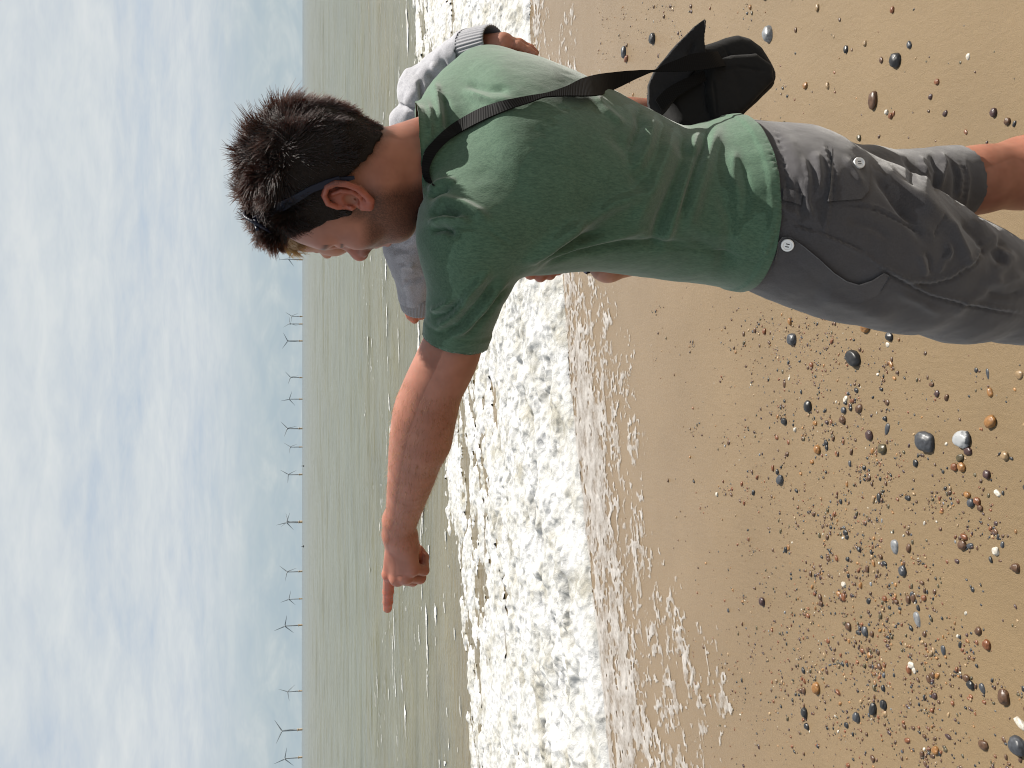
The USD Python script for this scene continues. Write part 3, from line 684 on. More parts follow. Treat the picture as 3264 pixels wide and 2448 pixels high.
# the shorts
shorts = field_mesh(shorts_f, V(-.02, 1.08, ZC - 1.45), V(.66, 1.75, ZC - .50), .0075, 1)
shorts = slice_off(shorts, P(2330, 640, 1.38), (0, 0, -1))
RH, RD = P(3032, 584, 1.470), unit(P(3140, 572, 1.47) - P(3000, 592, 1.47) + V(0, .02, 0))
vv = np.asarray(shorts.vertices); nearr = np.linalg.norm(vv - RH, axis=1) < .13
shorts = drop(shorts, nearr & ((vv - RH) @ RD > .002))
LH, LD = P(3300, 936, 1.398), V(0, 0, -1.0)
vv = np.asarray(shorts.vertices)
wrinkle(shorts, .010, 11, 31, (1, 1, .8)); wrinkle(shorts, .0022, 45, 33)
SHORT_FOLDS = [
    # right leg: cloth pushed up in rolls above the hem
    ([(2880, 500), (2905, 540), (2900, 600)], 9, -.005), ([(2930, 495), (2945, 540), (2940, 600)], 9, .006), ([(2965, 488), (2985, 540), (2978, 610)], 8, -.006), ([(2995, 482), (3012, 520), (2990, 600)], 9, .006), ([(3030, 500), (3045, 560), (3040, 640)], 8, -.003),
    ([(3074, 500), (3088, 570), (3076, 660)], 5, .002),
    # left leg folds
    ([(2890, 560), (2960, 640), (3040, 740), (3110, 860)], 26, .009), ([(2840, 600), (2900, 700), (2960, 780)], 18, -.006), ([(3010, 700), (3060, 800), (3090, 850)], 12, .006), ([(3230, 800), (3180, 860), (3150, 900)], 22, .008), ([(3190, 760), (3170, 800), (3190, 850)], 12, -.007), ([(2930, 810), (2945, 850), (2950, 880)], 10, .005),
    ([(3015, 770), (3022, 800), (3018, 830)], 10, .005), ([(2600, 480), (2612, 560), (2604, 620)], 14, .006), ([(2500, 430), (2540, 520), (2560, 620)], 24, .005), ([(2600, 930), (2700, 960), (2850, 1020)], 30, .006), ([(3040, 1010), (3080, 960), (3150, 920)], 14, .004),
    ([(2560, 500), (2575, 570), (2570, 640), (2590, 700)], 9, .005), ([(2540, 560), (2552, 640), (2548, 700)], 8, -.004), ([(2690, 500), (2720, 540), (2750, 590)], 10, .004), ([(2800, 520), (2860, 580), (2930, 640), (2990, 700)], 16, .007), ([(2790, 560), (2850, 640), (2900, 700)], 12, -.006),
    ([(3060, 700), (3120, 760), (3150, 820)], 14, -.007), ([(3100, 690), (3150, 740), (3200, 830)], 14, .007), ([(3120, 900), (3190, 900), (3264, 870)], 16, .006), ([(3140, 930), (3200, 940), (3264, 930)], 12, -.005), ([(2860, 930), (2930, 960), (3000, 1000)], 14, .004), ([(2700, 700), (2780, 720), (2840, 760)], 14, -.004), ([(2990, 870), (3010, 820), (3030, 790)], 8, .004), ([(2950, 800), (2965, 830), (2968, 870)], 7, -.004), ([(2460, 640), (2500, 670), (2560, 690)], 9, .003), ([(2920, 520), (2960, 560), (2950, 610)], 7, .004), ([(3050, 520), (3062, 570), (3055, 630)], 7, .0035),
    # puckers along the stitching
    ([(2510, 700), (2560, 728), (2640, 752), (2720, 785), (2800, 845), (2900, 900), (2965, 900), (3040, 880), (3100, 830), (3160, 765)], 9, .0010, 21), ([(2800, 850), (2890, 900), (2970, 940), (3090, 970), (3264, 1000)], 9, .0010, 25), ([(2628, 455), (2650, 540), (2646, 640), (2630, 750)], 9, .0011, 20), ([(2660, 650), (2740, 655), (2800, 670), (2880, 710), (2940, 738), (2978, 750), (2998, 684)], 8, .0010, 22), ([(2470, 400), (2490, 470), (2505, 560), (2510, 640)], 8, .0012, 22), ([(3060, 505), (3074, 570), (3064, 655)], 8, .0012, 18),
    # seams
    ([(2470, 400), (2490, 470), (2505, 560), (2510, 640)], 4, -.0022), ([(2505, 700), (2550, 730), (2620, 752), (2690, 780), (2760, 810), (2820, 860)], 5, .0030), ([(2515, 692), (2560, 722), (2640, 746), (2700, 772), (2780, 815)], 4, -.0025),
    ([(2790, 830), (2830, 855), (2900, 890), (2960, 893), (3030, 875), (3090, 830), (3150, 765), (3186, 735)], 6, .0040), ([(2800, 848), (2840, 876), (2905, 906), (2970, 908), (3040, 888), (3100, 842), (3160, 778)], 4, -.0030),
    ([(2790, 838), (2880, 890), (2960, 930), (3080, 960), (3180, 980), (3264, 990)], 6, .0040), ([(2800, 855), (2890, 906), (2970, 945), (3090, 974), (3264, 1006)], 4, -.0030),
    ([(2622, 455), (2645, 540), (2640, 640), (2625, 750)], 6, .0035), ([(2634, 455), (2657, 540), (2652, 640)], 4, -.0028),
    ([(2660, 650), (2740, 655), (2800, 670), (2880, 710), (2940, 738), (2978, 750)], 4, -.0030), ([(2978, 750), (2990, 715), (2998, 684)], 4, -.0030), ([(2660, 640), (2740, 645), (2800, 660), (2880, 700), (2940, 728), (2970, 738)], 4, .0022),
]
sculpt(shorts, SHORT_FOLDS)
shorts_prim = part('shorts', shorts, shorts_mat, man)
# ------------------------------------------------------------------ details on the clothes, hair, glasses, bag
def rays_to(m, pts):
    """Where the sight lines of pixels first meet a mesh: (points, normals, hit)."""
    pts = np.asarray(pts, float)
    d = RIGHT * ((CY - pts[:, 1]) / FPX)[:, None] + UP * ((CX - pts[:, 0]) / FPX)[:, None] + FWD
    d /= np.linalg.norm(d, axis=1, keepdims=True)
    tri = m.ray.intersects_first(np.tile(EYE, (len(d), 1)), d)
    ok = tri >= 0
    fn = m.face_normals[np.maximum(tri, 0)]; o = m.triangles[np.maximum(tri, 0), 0]
    t = ((o - EYE) * fn).sum(1) / np.where(np.abs((d * fn).sum(1)) < 1e-6, 1e-6, (d * fn).sum(1))
    return EYE + d * t[:, None], fn, ok, d
def patch(m, poly, off, step=5.0, skirt=.004, hinge=None):
    """A piece of cloth of the given outline laid on the mesh, standing off it a little."""
    from shapely.geometry import Polygon, Point
    import shapely
    pg = Polygon(poly); x0, y0, x1, y1 = pg.bounds
    edge = [pg.exterior.interpolate(t) for t in np.arange(0, pg.exterior.length, step)]
    E = np.array([[a.x, a.y] for a in edge])
    gx, gy = np.meshgrid(np.arange(x0, x1, step), np.arange(y0, y1, step)); G = np.stack([gx.ravel(), gy.ravel()], 1)
    G = G[shapely.contains_xy(pg.buffer(-step * .55), G[:, 0], G[:, 1])]
    A = np.vstack([E, G])
    from scipy.spatial import Delaunay
    T = Delaunay(A).simplices
    cen = A[T].mean(1); T = T[shapely.contains_xy(pg, cen[:, 0], cen[:, 1])]
    p, n, ok, d = rays_to(m, A)
    depth = np.linalg.norm(p - EYE, axis=1); md = np.median(depth[ok]); bad = ~ok | (np.abs(depth - md) > .12)
    p[bad] = EYE + d[bad] * md
    k = len(E); o_ = off
    if hinge is not None:
        o_ = off * np.clip(hinge(A), .12, 1)[:, None]
    top = p - d * o_
    low = p[:k] + d[:k] * (skirt if hinge is None else skirt * (np.clip(hinge(A[:k]), 0, 1) > .3)[:, None] - .0006)
    v = np.vstack([top, low]); i = np.arange(k); j = (i + 1) % k
    f = np.vstack([T, np.stack([i, j, j + len(A)], 1), np.stack([i, j + len(A), i + len(A)], 1)])
    mm = trimesh.Trimesh(v, f, process=False)
    return mm
def button(m, x, y, r, parent):
    p, n, ok, d = rays_to(m, [(x, y)]); p, n, d = p[0], n[0], d[0]
    if n @ d > 0: n = -n
    n = unit(n - d * .6); u = unit(np.cross(n, [0, 0, 1])); w = np.cross(n, u)
    prof = np.array([[0, .0016], [.62, .0016], [.70, .0026], [.92, .0026], [1.0, .0012], [1.0, 0]]); t = np.linspace(0, 2 * np.pi, 29)[:-1]
    vs = [p + n * (h + .0035) + (np.cos(a) * u + np.sin(a) * w) * r * q for q, h in prof for a in t]
    f = []
    for i in range(len(prof) - 1):
        for j in range(28):
            j2 = (j + 1) % 28; f += [[i * 28 + j, i * 28 + j2, (i + 1) * 28 + j2], [i * 28 + j, (i + 1) * 28 + j2, (i + 1) * 28 + j]]
    b = part('button', (np.array(vs), np.array(f)), button_mat, parent, smooth=40)
    for s in (-1, 1):
        c = p + n * .0052 + u * s * r * .22
        part('thread', bar(c - w * r * .28, c + w * r * .28, r * .075), dark_mat, b)
FLAP = patch(shorts, [(2652, 472), (2700, 470), (2741, 479), (2767, 503), (2772, 560), (2770, 606), (2746, 633), (2690, 637), (2637, 641), (2646, 600), (2650, 540)], .0045)
part('pocket_flap', FLAP, shorts_mat, shorts_prim, smooth=40)
part('belt_loop', patch(shorts, [(2496, 598), (2530, 606), (2557, 617), (2553, 653), (2525, 643), (2494, 637)], .004), shorts_mat, shorts_prim, smooth=40)
PANEL = patch(shorts, [(2476, 800), (2480, 772), (2492, 755), (2522, 757), (2560, 783), (2610, 824), (2660, 870), (2700, 896), (2738, 907), (2780, 893), (2818, 869), (2838, 880), (2800, 940), (2740, 968), (2640, 962), (2540, 940), (2480, 915), (2462, 860)], .0075, skirt=.004, hinge=lambda q: 1 - np.min([seg_dist(q, np.array(a, float), np.array(b, float))[0] for a, b in zip([(2480, 780), (2492, 755), (2560, 783), (2660, 870), (2738, 907), (2780, 893)], [(2492, 755), (2560, 783), (2660, 870), (2738, 907), (2780, 893), (2830, 866)])], axis=0) / 60)
part('pocket_panel', PANEL, shorts_mat, shorts_prim, smooth=60)
button(FLAP, 2734, 522, .0088, shorts_prim); button(PANEL, 2510, 778, .0095, shorts_prim)

# hair: a dark mass over the scalp, then strands
HLF = np.array([-.12, -.085, -.070, -.050, -.034, -.024, -.014, .000, .012, .020, .028, .035, .044, .050, .053, .066, .080, .12])
HLU = np.array([-.055, -.055, -.048, -.030, -.010, .004, .020, .034, .022, -.006, -.004, .026, .042, .052, .066, .078, .084, .09])
def hair_line(q): return q[:, 1] - np.interp(q[:, 0], HLF, HLU)
def hair_f(p):
    q = head_local(p)
    I = np.eye(3)
    d = smin(ell(q, SKULL[0], I, SKULL[1]), ell(q, NAPE[0], I, NAPE[1]), .03)
    d = smin(d, neck_f(p), .022)
    up = soft(q[:, 1], .03, .11)
    th = .0025 + .006 * soft(q[:, 1], -.045, .02) + .005 * up + .003 * soft(-q[:, 0], .0, .08) * soft(q[:, 1], -.03, .02)
    n = fbm(q * np.array([70, 55, 70]), 3, 41) - .5
    n2 = fbm(q * np.array([130, 130, 130]), 2, 43) - .5
    d = d - th - n * (.005 + .010 * up)
    d = smin(d, ell(q, V(.062, .104, 0.004), I, (.026, .020, .040)) - n * .02, .015)
    line = hair_line(q)
    return smax(d, -line - .009 * n2 - .006 * n, .004)
hair = field_mesh(hair_f, HC + V(-.16, -.16, -.16), HC + V(.16, .16, .17), .0034, 1)
hairp = part('hair', hair, haircap_mat, man, smooth=True)
hv, hn = np.asarray(hair.vertices), normals_of(hair)
hq = head_local(hv)
keep = (hn * (hv - head_local(hv) @ np.zeros((3, 3)) - HC)).sum(1) > .01
area = np.nonzero(keep)[0]
NS = 22000
pick = rng.choice(area, NS)
root, nrm, lq = hv[pick] - hn[pick] * .004, hn[pick], hq[pick]
topw = soft(lq[:, 1], .045, .115)
clump = np.stack([fbm(lq * 42, 2, s) for s in (51, 52, 53)], 1) - .5
back = soft(-lq[:, 0], -.02, .08)
flow = HF[None] * (.35 * topw - .25 * back * (1 - topw))[:, None] + HU[None] * (.35 * topw - .9 * (1 - topw))[:, None] + HL[None] * (np.sign(lq[:, 2]) * -.1)[:, None]
flow = flow + clump * 3.4 * (0.15 + topw)[:, None] + rng.normal(0, .10, (NS, 3))
length = (.010 + .013 * topw * (1 - .45 * soft(lq[:, 0], .03, .07)) + .004 * back) * rng.uniform(.7, 1.3, NS) * (1 + 1.5 * (fbm(lq * 55, 2, 57) - .5) * topw) * soft(lq[:, 1], -.075, .02).clip(.45, 1) * np.where(hair_line(lq) < .012, .6, 1)
dirn = nrm * (.14 + .66 * topw)[:, None] + flow * .8
dirn /= np.linalg.norm(dirn, axis=1, keepdims=True)
curl = np.cross(dirn, rng.normal(0, 1, (NS, 3))); curl /= np.linalg.norm(curl, axis=1, keepdims=True)
K = 6
t = np.linspace(0, 1, K)
droop = (HU[None] * -.22 + curl * .16 + clump * 1.3)
pts = root[:, None] + dirn[:, None] * (t[None, :, None] * length[:, None, None]) + droop[:, None] * ((t ** 2)[None, :, None] * length[:, None, None])
crv = UsdGeom.BasisCurves.Define(stage, str(hairp.GetPath()) + '/strands')
crv.CreateTypeAttr('linear')
crv.CreateCurveVertexCountsAttr(Vt.IntArray.FromNumpy(np.full(NS, K, np.int32)))
crv.CreatePointsAttr(Vt.Vec3fArray.FromNumpy((pts.reshape(-1, 3) - V(.30, 1.42, .20)).astype(np.float32)))
crv.CreateWidthsAttr(Vt.FloatArray.FromNumpy(np.tile(np.array([.0009, .0009, .0008, .0007, .0005, .0002], np.float32), NS)))
crv.SetWidthsInterpolation('vertex')
UsdShade.MaterialBindingAPI.Apply(crv.GetPrim()).Bind(hair_mat)
crv.GetPrim().SetCustomDataByKey('kind', 'stuff')

# fine fair hairs along the arm
fv, fnn = np.asarray(larm.vertices), normals_of(larm)
a0, a1 = P(1345, 1200, 1.35), P(1274, 1700, 1.556)
tt = ((fv - a0) @ (a1 - a0)) / ((a1 - a0) @ (a1 - a0))
ok_ = np.nonzero((tt > 0) & (tt < 1.02))[0]; NA = 2600
pk = rng.choice(ok_, NA); ad = unit(a1 - a0)
dr = fnn[pk] * .45 + ad * .9 + rng.normal(0, .25, (NA, 3)); dr /= np.linalg.norm(dr, axis=1, keepdims=True)
ln = rng.uniform(.004, .011, NA)
ap = fv[pk][:, None] + dr[:, None] * (np.array([0, .5, 1.0])[None, :, None] * ln[:, None, None]) + ad * (np.array([0, .0006, .0022])[None, :, None])
ah = UsdGeom.BasisCurves.Define(stage, str(man.GetPath()) + '/arm_hair')
ah.CreateTypeAttr('linear'); ah.CreateCurveVertexCountsAttr(Vt.IntArray.FromNumpy(np.full(NA, 3, np.int32)))
ah.CreatePointsAttr(Vt.Vec3fArray.FromNumpy((ap.reshape(-1, 3) - V(.30, 1.42, .20)).astype(np.float32)))
ah.CreateWidthsAttr(Vt.FloatArray.FromNumpy(np.tile(np.array([.00022, .00016, .00006], np.float32), NA))); ah.SetWidthsInterpolation('vertex')
UsdShade.MaterialBindingAPI.Apply(ah.GetPrim()).Bind(mat('arm_hair', {'p': ('principled_hair_bsdf', dict(parametrization='Melanin concentration', melanin=0.45, melanin_redness=0.5, roughness=0.3))}))
ah.GetPrim().SetCustomDataByKey('kind', 'stuff')

# sunglasses pushed up on the head
glass_frame = mat('navy_frame', {'p': ('principled_bsdf', dict(base_color=(0.003, 0.005, 0.014), roughness=0.45, specular_ior_level=0.25))})
lens_mat = mat('dark_lens', {'p': ('principled_bsdf', dict(base_color=(0.03, 0.012, 0.008), roughness=0.06, specular_ior_level=0.7))})
glasses = thing('sunglasses', 'dark sunglasses with navy arms pushed up into the man\'s hair', 'sunglasses', loc=H(.05, .08, 0))
def ribbon(c, side, nrm, w, th):
    """A strip along the points c: side is its width direction, nrm its face, w half widths, th thickness."""
    c, side, nrm = map(np.asarray, (c, side, nrm)); w = np.broadcast_to(w, len(c))[:, None]
    r = [c + side * w + nrm * th / 2, c - side * w + nrm * th / 2, c - side * w - nrm * th / 2, c + side * w - nrm * th / 2]
    n = len(c); v = np.vstack(r); f = []
    for k in range(4):
        a, b = k * n, ((k + 1) % 4) * n
        for i in range(n - 1): f += [[a + i, b + i, b + i + 1], [a + i, b + i + 1, a + i + 1]]
    f += [[0, 3 * n, 2 * n], [0, 2 * n, n], [n - 1, 2 * n - 1, 3 * n - 1], [n - 1, 3 * n - 1, 4 * n - 1]]
    return trimesh.Trimesh(v, f, process=False)
tem_px = [(1126, 566, 5), (1108, 566, 9), (1082, 573, 11), (1041, 585, 11), (994, 603, 10), (950, 629, 12), (903, 655, 15), (868, 674, 14), (838, 690, 12), (812, 702, 11)]
tp = np.array([march(lambda p: hair_f(p) - .0035, x, y) if i > 1 else H(-.021 - .004 * (1 - i), .012 - .02 * (1 - i), .0795) for i, (x, y, w) in enumerate(tem_px)])
for sgn in (1, -1):
    l = head_local(tp); l[:, 2] *= sgn
    c = HC + l @ HM
    d = np.gradient(c, axis=0); d /= np.linalg.norm(d, axis=1, keepdims=True)
    nr = np.tile(HL * sgn, (len(c), 1)); sd_ = np.cross(d, nr); sd_ /= np.linalg.norm(sd_, axis=1, keepdims=True); nr = np.cross(sd_, d)
    part('arm', ribbon(c, sd_, nr, np.array([a[2] for a in tem_px]) / 2962 * 1.22, .0035), glass_frame, glasses, smooth=40)
fl = head_local(tp)[-1]
for sgn in (1, -1):
    cen = H(fl[0] + .006, fl[1] - .004, sgn * .034)
    nlens = unit(HU * .55 + HF * .83); up_ = unit(HU - nlens * (HU @ nlens)); rt = np.cross(up_, nlens)
    t = np.linspace(0, 2 * np.pi, 33)[:-1]
    rx, ry = .031, .022
    rim = np.array([cen + rt * rx * np.cos(a) * (1 + .08 * np.sin(a)) + up_ * ry * np.sin(a) - nlens * .006 * np.cos(a) ** 2 for a in t])
    lens = trimesh.Trimesh(np.vstack([rim, [cen + nlens * .003], rim - nlens * .002, [cen + nlens * .001]]), np.vstack([[[i, (i + 1) % 32, 32] for i in range(32)], [[33 + (i + 1) % 32, 33 + i, 65] for i in range(32)]]), process=False)
    part('lens', lens, lens_mat, glasses)
    part('rim', join([bar(rim[i], rim[(i + 1) % 32], .0022, n=6) for i in range(32)]), glass_frame, glasses)
    part('hinge', bar(HC + (np.array([fl[0], fl[1], fl[2] * sgn])) @ HM, cen + rt * rx * (-sgn) * (1 if rt @ HL * sgn < 0 else -1), .003), glass_frame, glasses)
part('bridge', bar(H(fl[0] + .012, fl[1] - .002, .006), H(fl[0] + .012, fl[1] - .002, -.006), .0025), glass_frame, glasses)

# the shoulder bag
def poly_f(q, poly):
    poly = np.asarray(poly, float); d = np.full(len(q), 1e9); s = np.ones(len(q))
    for i in range(len(poly)):
        a, b = poly[i], poly[i - 1]
        dd, _ = seg_dist(q, a, b); d = np.minimum(d, dd)
        c1, c2 = q[:, 1] >= a[1], q[:, 1] < b[1]; c3 = (b[0] - a[0]) * (q[:, 1] - a[1]) > (b[1] - a[1]) * (q[:, 0] - a[0])
        s = np.where((c1 & c2 & c3) | (~c1 & ~c2 & ~c3), -s, s)
    return s * d
BY = 1.475
def flat(x, y, Y=1.42): p = P(x, y, Y); return p[0], p[2]
BAG = [flat(*a) for a in [(2200, 440), (2155, 395), (2135, 330), (2130, 285), (2138, 232), (2170, 178), (2205, 142), (2270, 126), (2333, 101), (2370, 93), (2408, 106), (2446, 137), (2472, 186), (2490, 222), (2489, 246), (2475, 268), (2410, 330), (2352, 385), (2260, 445)]]
def bag_f(p):
    q = p[:, [0, 2]]
    d2 = poly_f(q, BAG); y = np.abs(p[:, 1] - BY - .10 * (p[:, 0] - .47))
    half = .056 - .012 * soft(p[:, 2], 1.55, 1.62)
    r = .018
    return np.sqrt(np.maximum(d2 + r, 0) ** 2 + np.maximum(y - half + r, 0) ** 2) + np.minimum(np.maximum(d2 + r, y - half + r), 0) - r
bag_mat = cloth_mat('black_nylon', (0.0018, 0.0018, 0.002), (0.0050, 0.0050, 0.0055), weave=1500.0, rough=0.8, bump=0.5, sheen=0.05, stretch=(1, 1, 1))
flap_mat = cloth_mat('black_canvas', (0.0065, 0.0065, 0.0075), (0.012, 0.012, 0.014), weave=1300.0, rough=0.8, bump=0.5, sheen=0.08, stretch=(1, 1, 1))
web_mat = mat('webbing', {'uv': ('uvmap', {}), 'w': ('wave_texture', dict(wave_type='bands', bands_direction='y', scale=90.0, distortion=0.3)), 'g': ('geometry', {}), 'n': ('noise_texture', dict(scale=900.0, detail=2.0)),
    'c': ('rgb_ramp', {'ramp': [(0.2, (0.0016, 0.0016, 0.0018)), (0.8, (0.0036, 0.0036, 0.004))]}), 'a': ('math', dict(math_type='multiply_add', value2=0.4)), 'b': ('bump', dict(strength=0.4, distance=0.0008)), 'p': ('principled_bsdf', dict(roughness=0.75, specular_ior_level=0.12))},
    [('uv.UV', 'w.vector'), ('g.position', 'n.vector'), ('n.fac', 'a.value1'), ('w.fac', 'a.value3'), ('a.value', 'c.fac'), ('c.color', 'p.base_color'), ('a.value', 'b.height'), ('b.normal', 'p.normal')])
bag = thing('shoulder_bag', 'black camera bag hanging on its strap behind the man\'s right hip', 'bag', loc=P(2290, 240, BY))
bm = field_mesh(bag_f, V(.30, 1.38, ZC - .78), V(.62, 1.60, ZC - .42), .005, 1)
wrinkle(bm, .0035, 18, 61); wrinkle(bm, .0010, 90, 62)
sculpt(bm, [([(2270, 170), (2280, 260), (2270, 380)], 5, -.003), ([(2310, 150), (2330, 190), (2350, 260), (2335, 360)], 5, -.003), ([(2240, 230), (2260, 290), (2250, 360)], 7, -.005), ([(2120, 330), (2180, 290), (2240, 250)], 7, .004), ([(2350, 190), (2400, 194), (2440, 200)], 6, .004), ([(2300, 205), (2380, 215), (2440, 220)], 5, -.003)])
part('bag_body', bm, bag_mat, bag)
FP = [flat(*a) for a in [(2250, 205), (2330, 172), (2410, 168), (2462, 206), (2464, 258), (2400, 322), (2345, 372), (2265, 402), (2245, 300)]]
def pocket_f(p):
    d2 = poly_f(p[:, [0, 2]], FP); y = np.abs(p[:, 1] - (BY - .052) - .10 * (p[:, 0] - .47)); r = .010
    return np.sqrt(np.maximum(d2 + r, 0) ** 2 + np.maximum(y - .016 + r, 0) ** 2) + np.minimum(np.maximum(d2 + r, y - .016 + r), 0) - r
pm = field_mesh(pocket_f, V(.30, 1.34, ZC - .78), V(.62, 1.50, ZC - .42), .0045, 1)
wrinkle(pm, .004, 22, 66); wrinkle(pm, .0010, 90, 67)
sculpt(pm, [([(2280, 225), (2350, 212), (2440, 224)], 4, -.0018), ([(2270, 240), (2278, 300), (2285, 380)], 4, -.0018)])
part('front_pocket', pm, bag_mat, bag)
FL = [flat(*a, 1.40) for a in [(2256, 50), (2225, 72), (2190, 108), (2153, 149), (2103, 207), (2080, 258), (2076, 318), (2092, 380), (2130, 350), (2180, 290), (2215, 225), (2272, 164), (2262, 120), (2258, 85)]]
fx = P(2165, 150, 1.40)
def flap_f(p):
    q = p[:, [0, 2]]
    d2 = poly_f(q, FL)
    lift = soft(p[:, 0], fx[0] + .0, fx[0] + .055)
    yc = 1.420 - .022 * lift ** 1.5 + .030 * soft(p[:, 2], 1.60, 1.68) ** 2 + .10 * (p[:, 0] - .47)
    y = np.abs(p[:, 1] - yc); return np.maximum(d2, y - .0042)
fm = field_mesh(flap_f, V(.30, 1.33, ZC - .70), V(.66, 1.52, ZC - .38), .0036, 1)
wrinkle(fm, .004, 30, 64)
sculpt(fm, [([(2252, 66), (2256, 110), (2266, 160)], 5, .003), ([(2195, 215), (2193, 175), (2215, 130)], 6, -.003), ([(2215, 195), (2240, 178), (2266, 168)], 8, -.004)])
part('flap', fm, flap_mat, bag)
stitch_mat = cloth_mat('grey_thread', (0.10, 0.09, 0.085), (0.16, 0.14, 0.13), weave=2500)
for a, b in zip([(2244, 66), (2247, 90), (2251, 118), (2257, 148)], [(2247, 88), (2251, 116), (2257, 146), (2264, 166)]):
    pp, _, ok, d_ = rays_to(fm, [a, b])
    if ok.all(): part('stitching', bar(pp[0] - d_[0] * .0008, pp[1] - d_[1] * .0008, .0006, n=6), stitch_mat, bag)
def strap(rows, name, parent, m=None, th=.0022):
    """rows: the two edges of the webbing at each step, (x, y, x2, y2, Y or None to lie on the mesh m)."""
    L, R = [], []
    for x, y, x2, y2, Y in rows:
        out = []
        for a, b in ((x, y), (x2, y2)):
            if Y is None:
                p, n, ok, d = rays_to(m, [(a, b)]); out.append(p[0] - d[0] * .0045 if ok[0] else None)
            elif Y < .3:
                p, n, ok, d = rays_to(m, [(a, b)]); out.append(p[0] - d[0] * Y if ok[0] else None)
            else: out.append(P(a, b, Y))
        if out[0] is None: out[0] = P(x, y, out[1][1])
        if out[1] is None: out[1] = P(x2, y2, out[0][1])
        L.append(out[0]); R.append(out[1])
    from scipy.interpolate import PchipInterpolator
    L, R = np.array(L), np.array(R); mid = (L + R) / 2
    s = np.concatenate([[0], np.cumsum(np.linalg.norm(np.diff(mid, axis=0), axis=1))]); ss = np.linspace(0, s[-1], max(24, int(s[-1] / .006)))
    L, R = PchipInterpolator(s, L)(ss), PchipInterpolator(s, R)(ss)
    c = (L + R) / 2; sd_ = R - L; w = np.linalg.norm(sd_, axis=1); sd_ /= w[:, None]
    t_ = np.gradient(c, axis=0); nr = np.cross(t_, sd_); nr /= np.linalg.norm(nr, axis=1, keepdims=True)
    mm = ribbon(c, sd_, nr, w / 2, th)
    n = len(c); uv = np.zeros((len(mm.vertices), 2))
    for k in range(4): uv[k * n:(k + 1) * n, 0] = (0, 1, 1, 0)[k]; uv[k * n:(k + 1) * n, 1] = ss
    pr = part(name, mm, web_mat, parent, smooth=False)
    UsdGeom.PrimvarsAPI(pr).CreatePrimvar('st', Sdf.ValueTypeNames.TexCoord2fArray, 'vertex').Set(Vt.Vec2fArray.FromNumpy(uv.astype(np.float32)))
    return pr
n0 = P(1385, 640, 1.235)
strap([(1358, 578, 1384, 592, None), (1343, 535, 1368, 541, None), (1350, 491, 1385, 497, None), (1381, 448, 1432, 446, None), (1461, 383, 1468, 421, None), (1548, 339, 1550, 379, None), (1620, 318, 1638, 343, None), (1690, 305, 1694, 325, None), (1735, 298, 1737, 309, .008), (1801, 277, 1803, 306, .018), (1859, 249, 1865, 306, .030), (1972, 228, 1975, 277, 1.36), (2045, 223, 2046, 243, 1.375), (2086, 222, 2087, 228, 1.382), (2103, 212, 2104, 228, 1.385), (2153, 191, 2158, 228, 1.385), (2207, 171, 2222, 224, 1.388), (2262, 166, 2286, 214, 1.395), (2285, 164, 2312, 210, 1.415)], 'strap', bag, shirt)
strap([(2088, 318, 2108, 352, 1.408), (2120, 285, 2140, 322, 1.406), (2165, 258, 2180, 294, 1.406), (2205, 240, 2218, 272, 1.408), (2240, 226, 2250, 256, 1.414)], 'webbing_band', bag)
# ------------------------------------------------------------------ the child on his arm
hood_mat = cloth_mat('grey_fleece', (0.185, 0.185, 0.205), (0.31, 0.31, 0.335), weave=1500.0, blotch=24.0, fine=(0.84, 1.15), stretch=(1, 1, 1))
rib_mat = cloth_mat('grey_ribbing', (0.15, 0.15, 0.165), (0.23, 0.23, 0.245), weave=1700.0)
navy_mat = cloth_mat('navy_cotton', (0.012, 0.014, 0.045), (0.022, 0.025, 0.07), weave=1500.0)
blond_mat = mat('fair_hair', {'g': ('geometry', {}), 'n': ('noise_texture', dict(scale=500.0, detail=3.0)), 'c': ('rgb_ramp', {'ramp': [(0.3, (0.12, 0.075, 0.04)), (0.7, (0.24, 0.16, 0.09))]}), 'p': ('principled_bsdf', dict(roughness=0.5))}, [('g.position', 'n.vector'), ('n.fac', 'c.fac'), ('c.color', 'p.base_color')])
KO = P(1600, 560, 1.64)
child = thing('person', 'small child in a grey hooded top carried on the man\'s right arm', 'person', loc=KO)
CH = P(1010, 657, 1.64)
fwd_, rgt_ = heading(62)
CM = np.array([fwd_, [0, 0, 1], -rgt_])
def kid_f(p):
    q = (p - CH) @ CM.T; m_ = q.copy(); m_[:, 2] = np.abs(m_[:, 2]); I = np.eye(3)
    d = ell(q, V(-.004, .018, 0), I, (.084, .082, .068))
    d = smin(d, ell(q, V(.030, -.030, 0), I, (.048, .058, .050)), .03)
    d = smin(d, ell(m_, V(.058, -.030, .028), I, (.018, .020, .020)), .02)
    d = smin(d, ball(q, V(.0865, -.018, 0), .009), .012)
    d = smin(d, cone(m_, V(.076, -.046, 0), V(.068, -.047, .014), .006, .004), .006)
    d = smax(d, -ell(m_, V(.082, .002, .027), I, (.010, .008, .012)), .01)
    d = smin(d, ell(m_, V(.0655, .001, .027), I, (.010, .008, .011)), .004)
    d = smin(d, ell(m_, V(-.005, -.004, .070), I, (.014, .024, .006)), .005)
    d = smin(d, cone(p, CH + V(0, 0, -.05), P(1420, 600, 1.64), .042, .045), .02)
    return d
kh = field_mesh(kid_f, CH + V(-.13, -.13, -.22), CH + V(.13, .13, .13), .0045, 1)
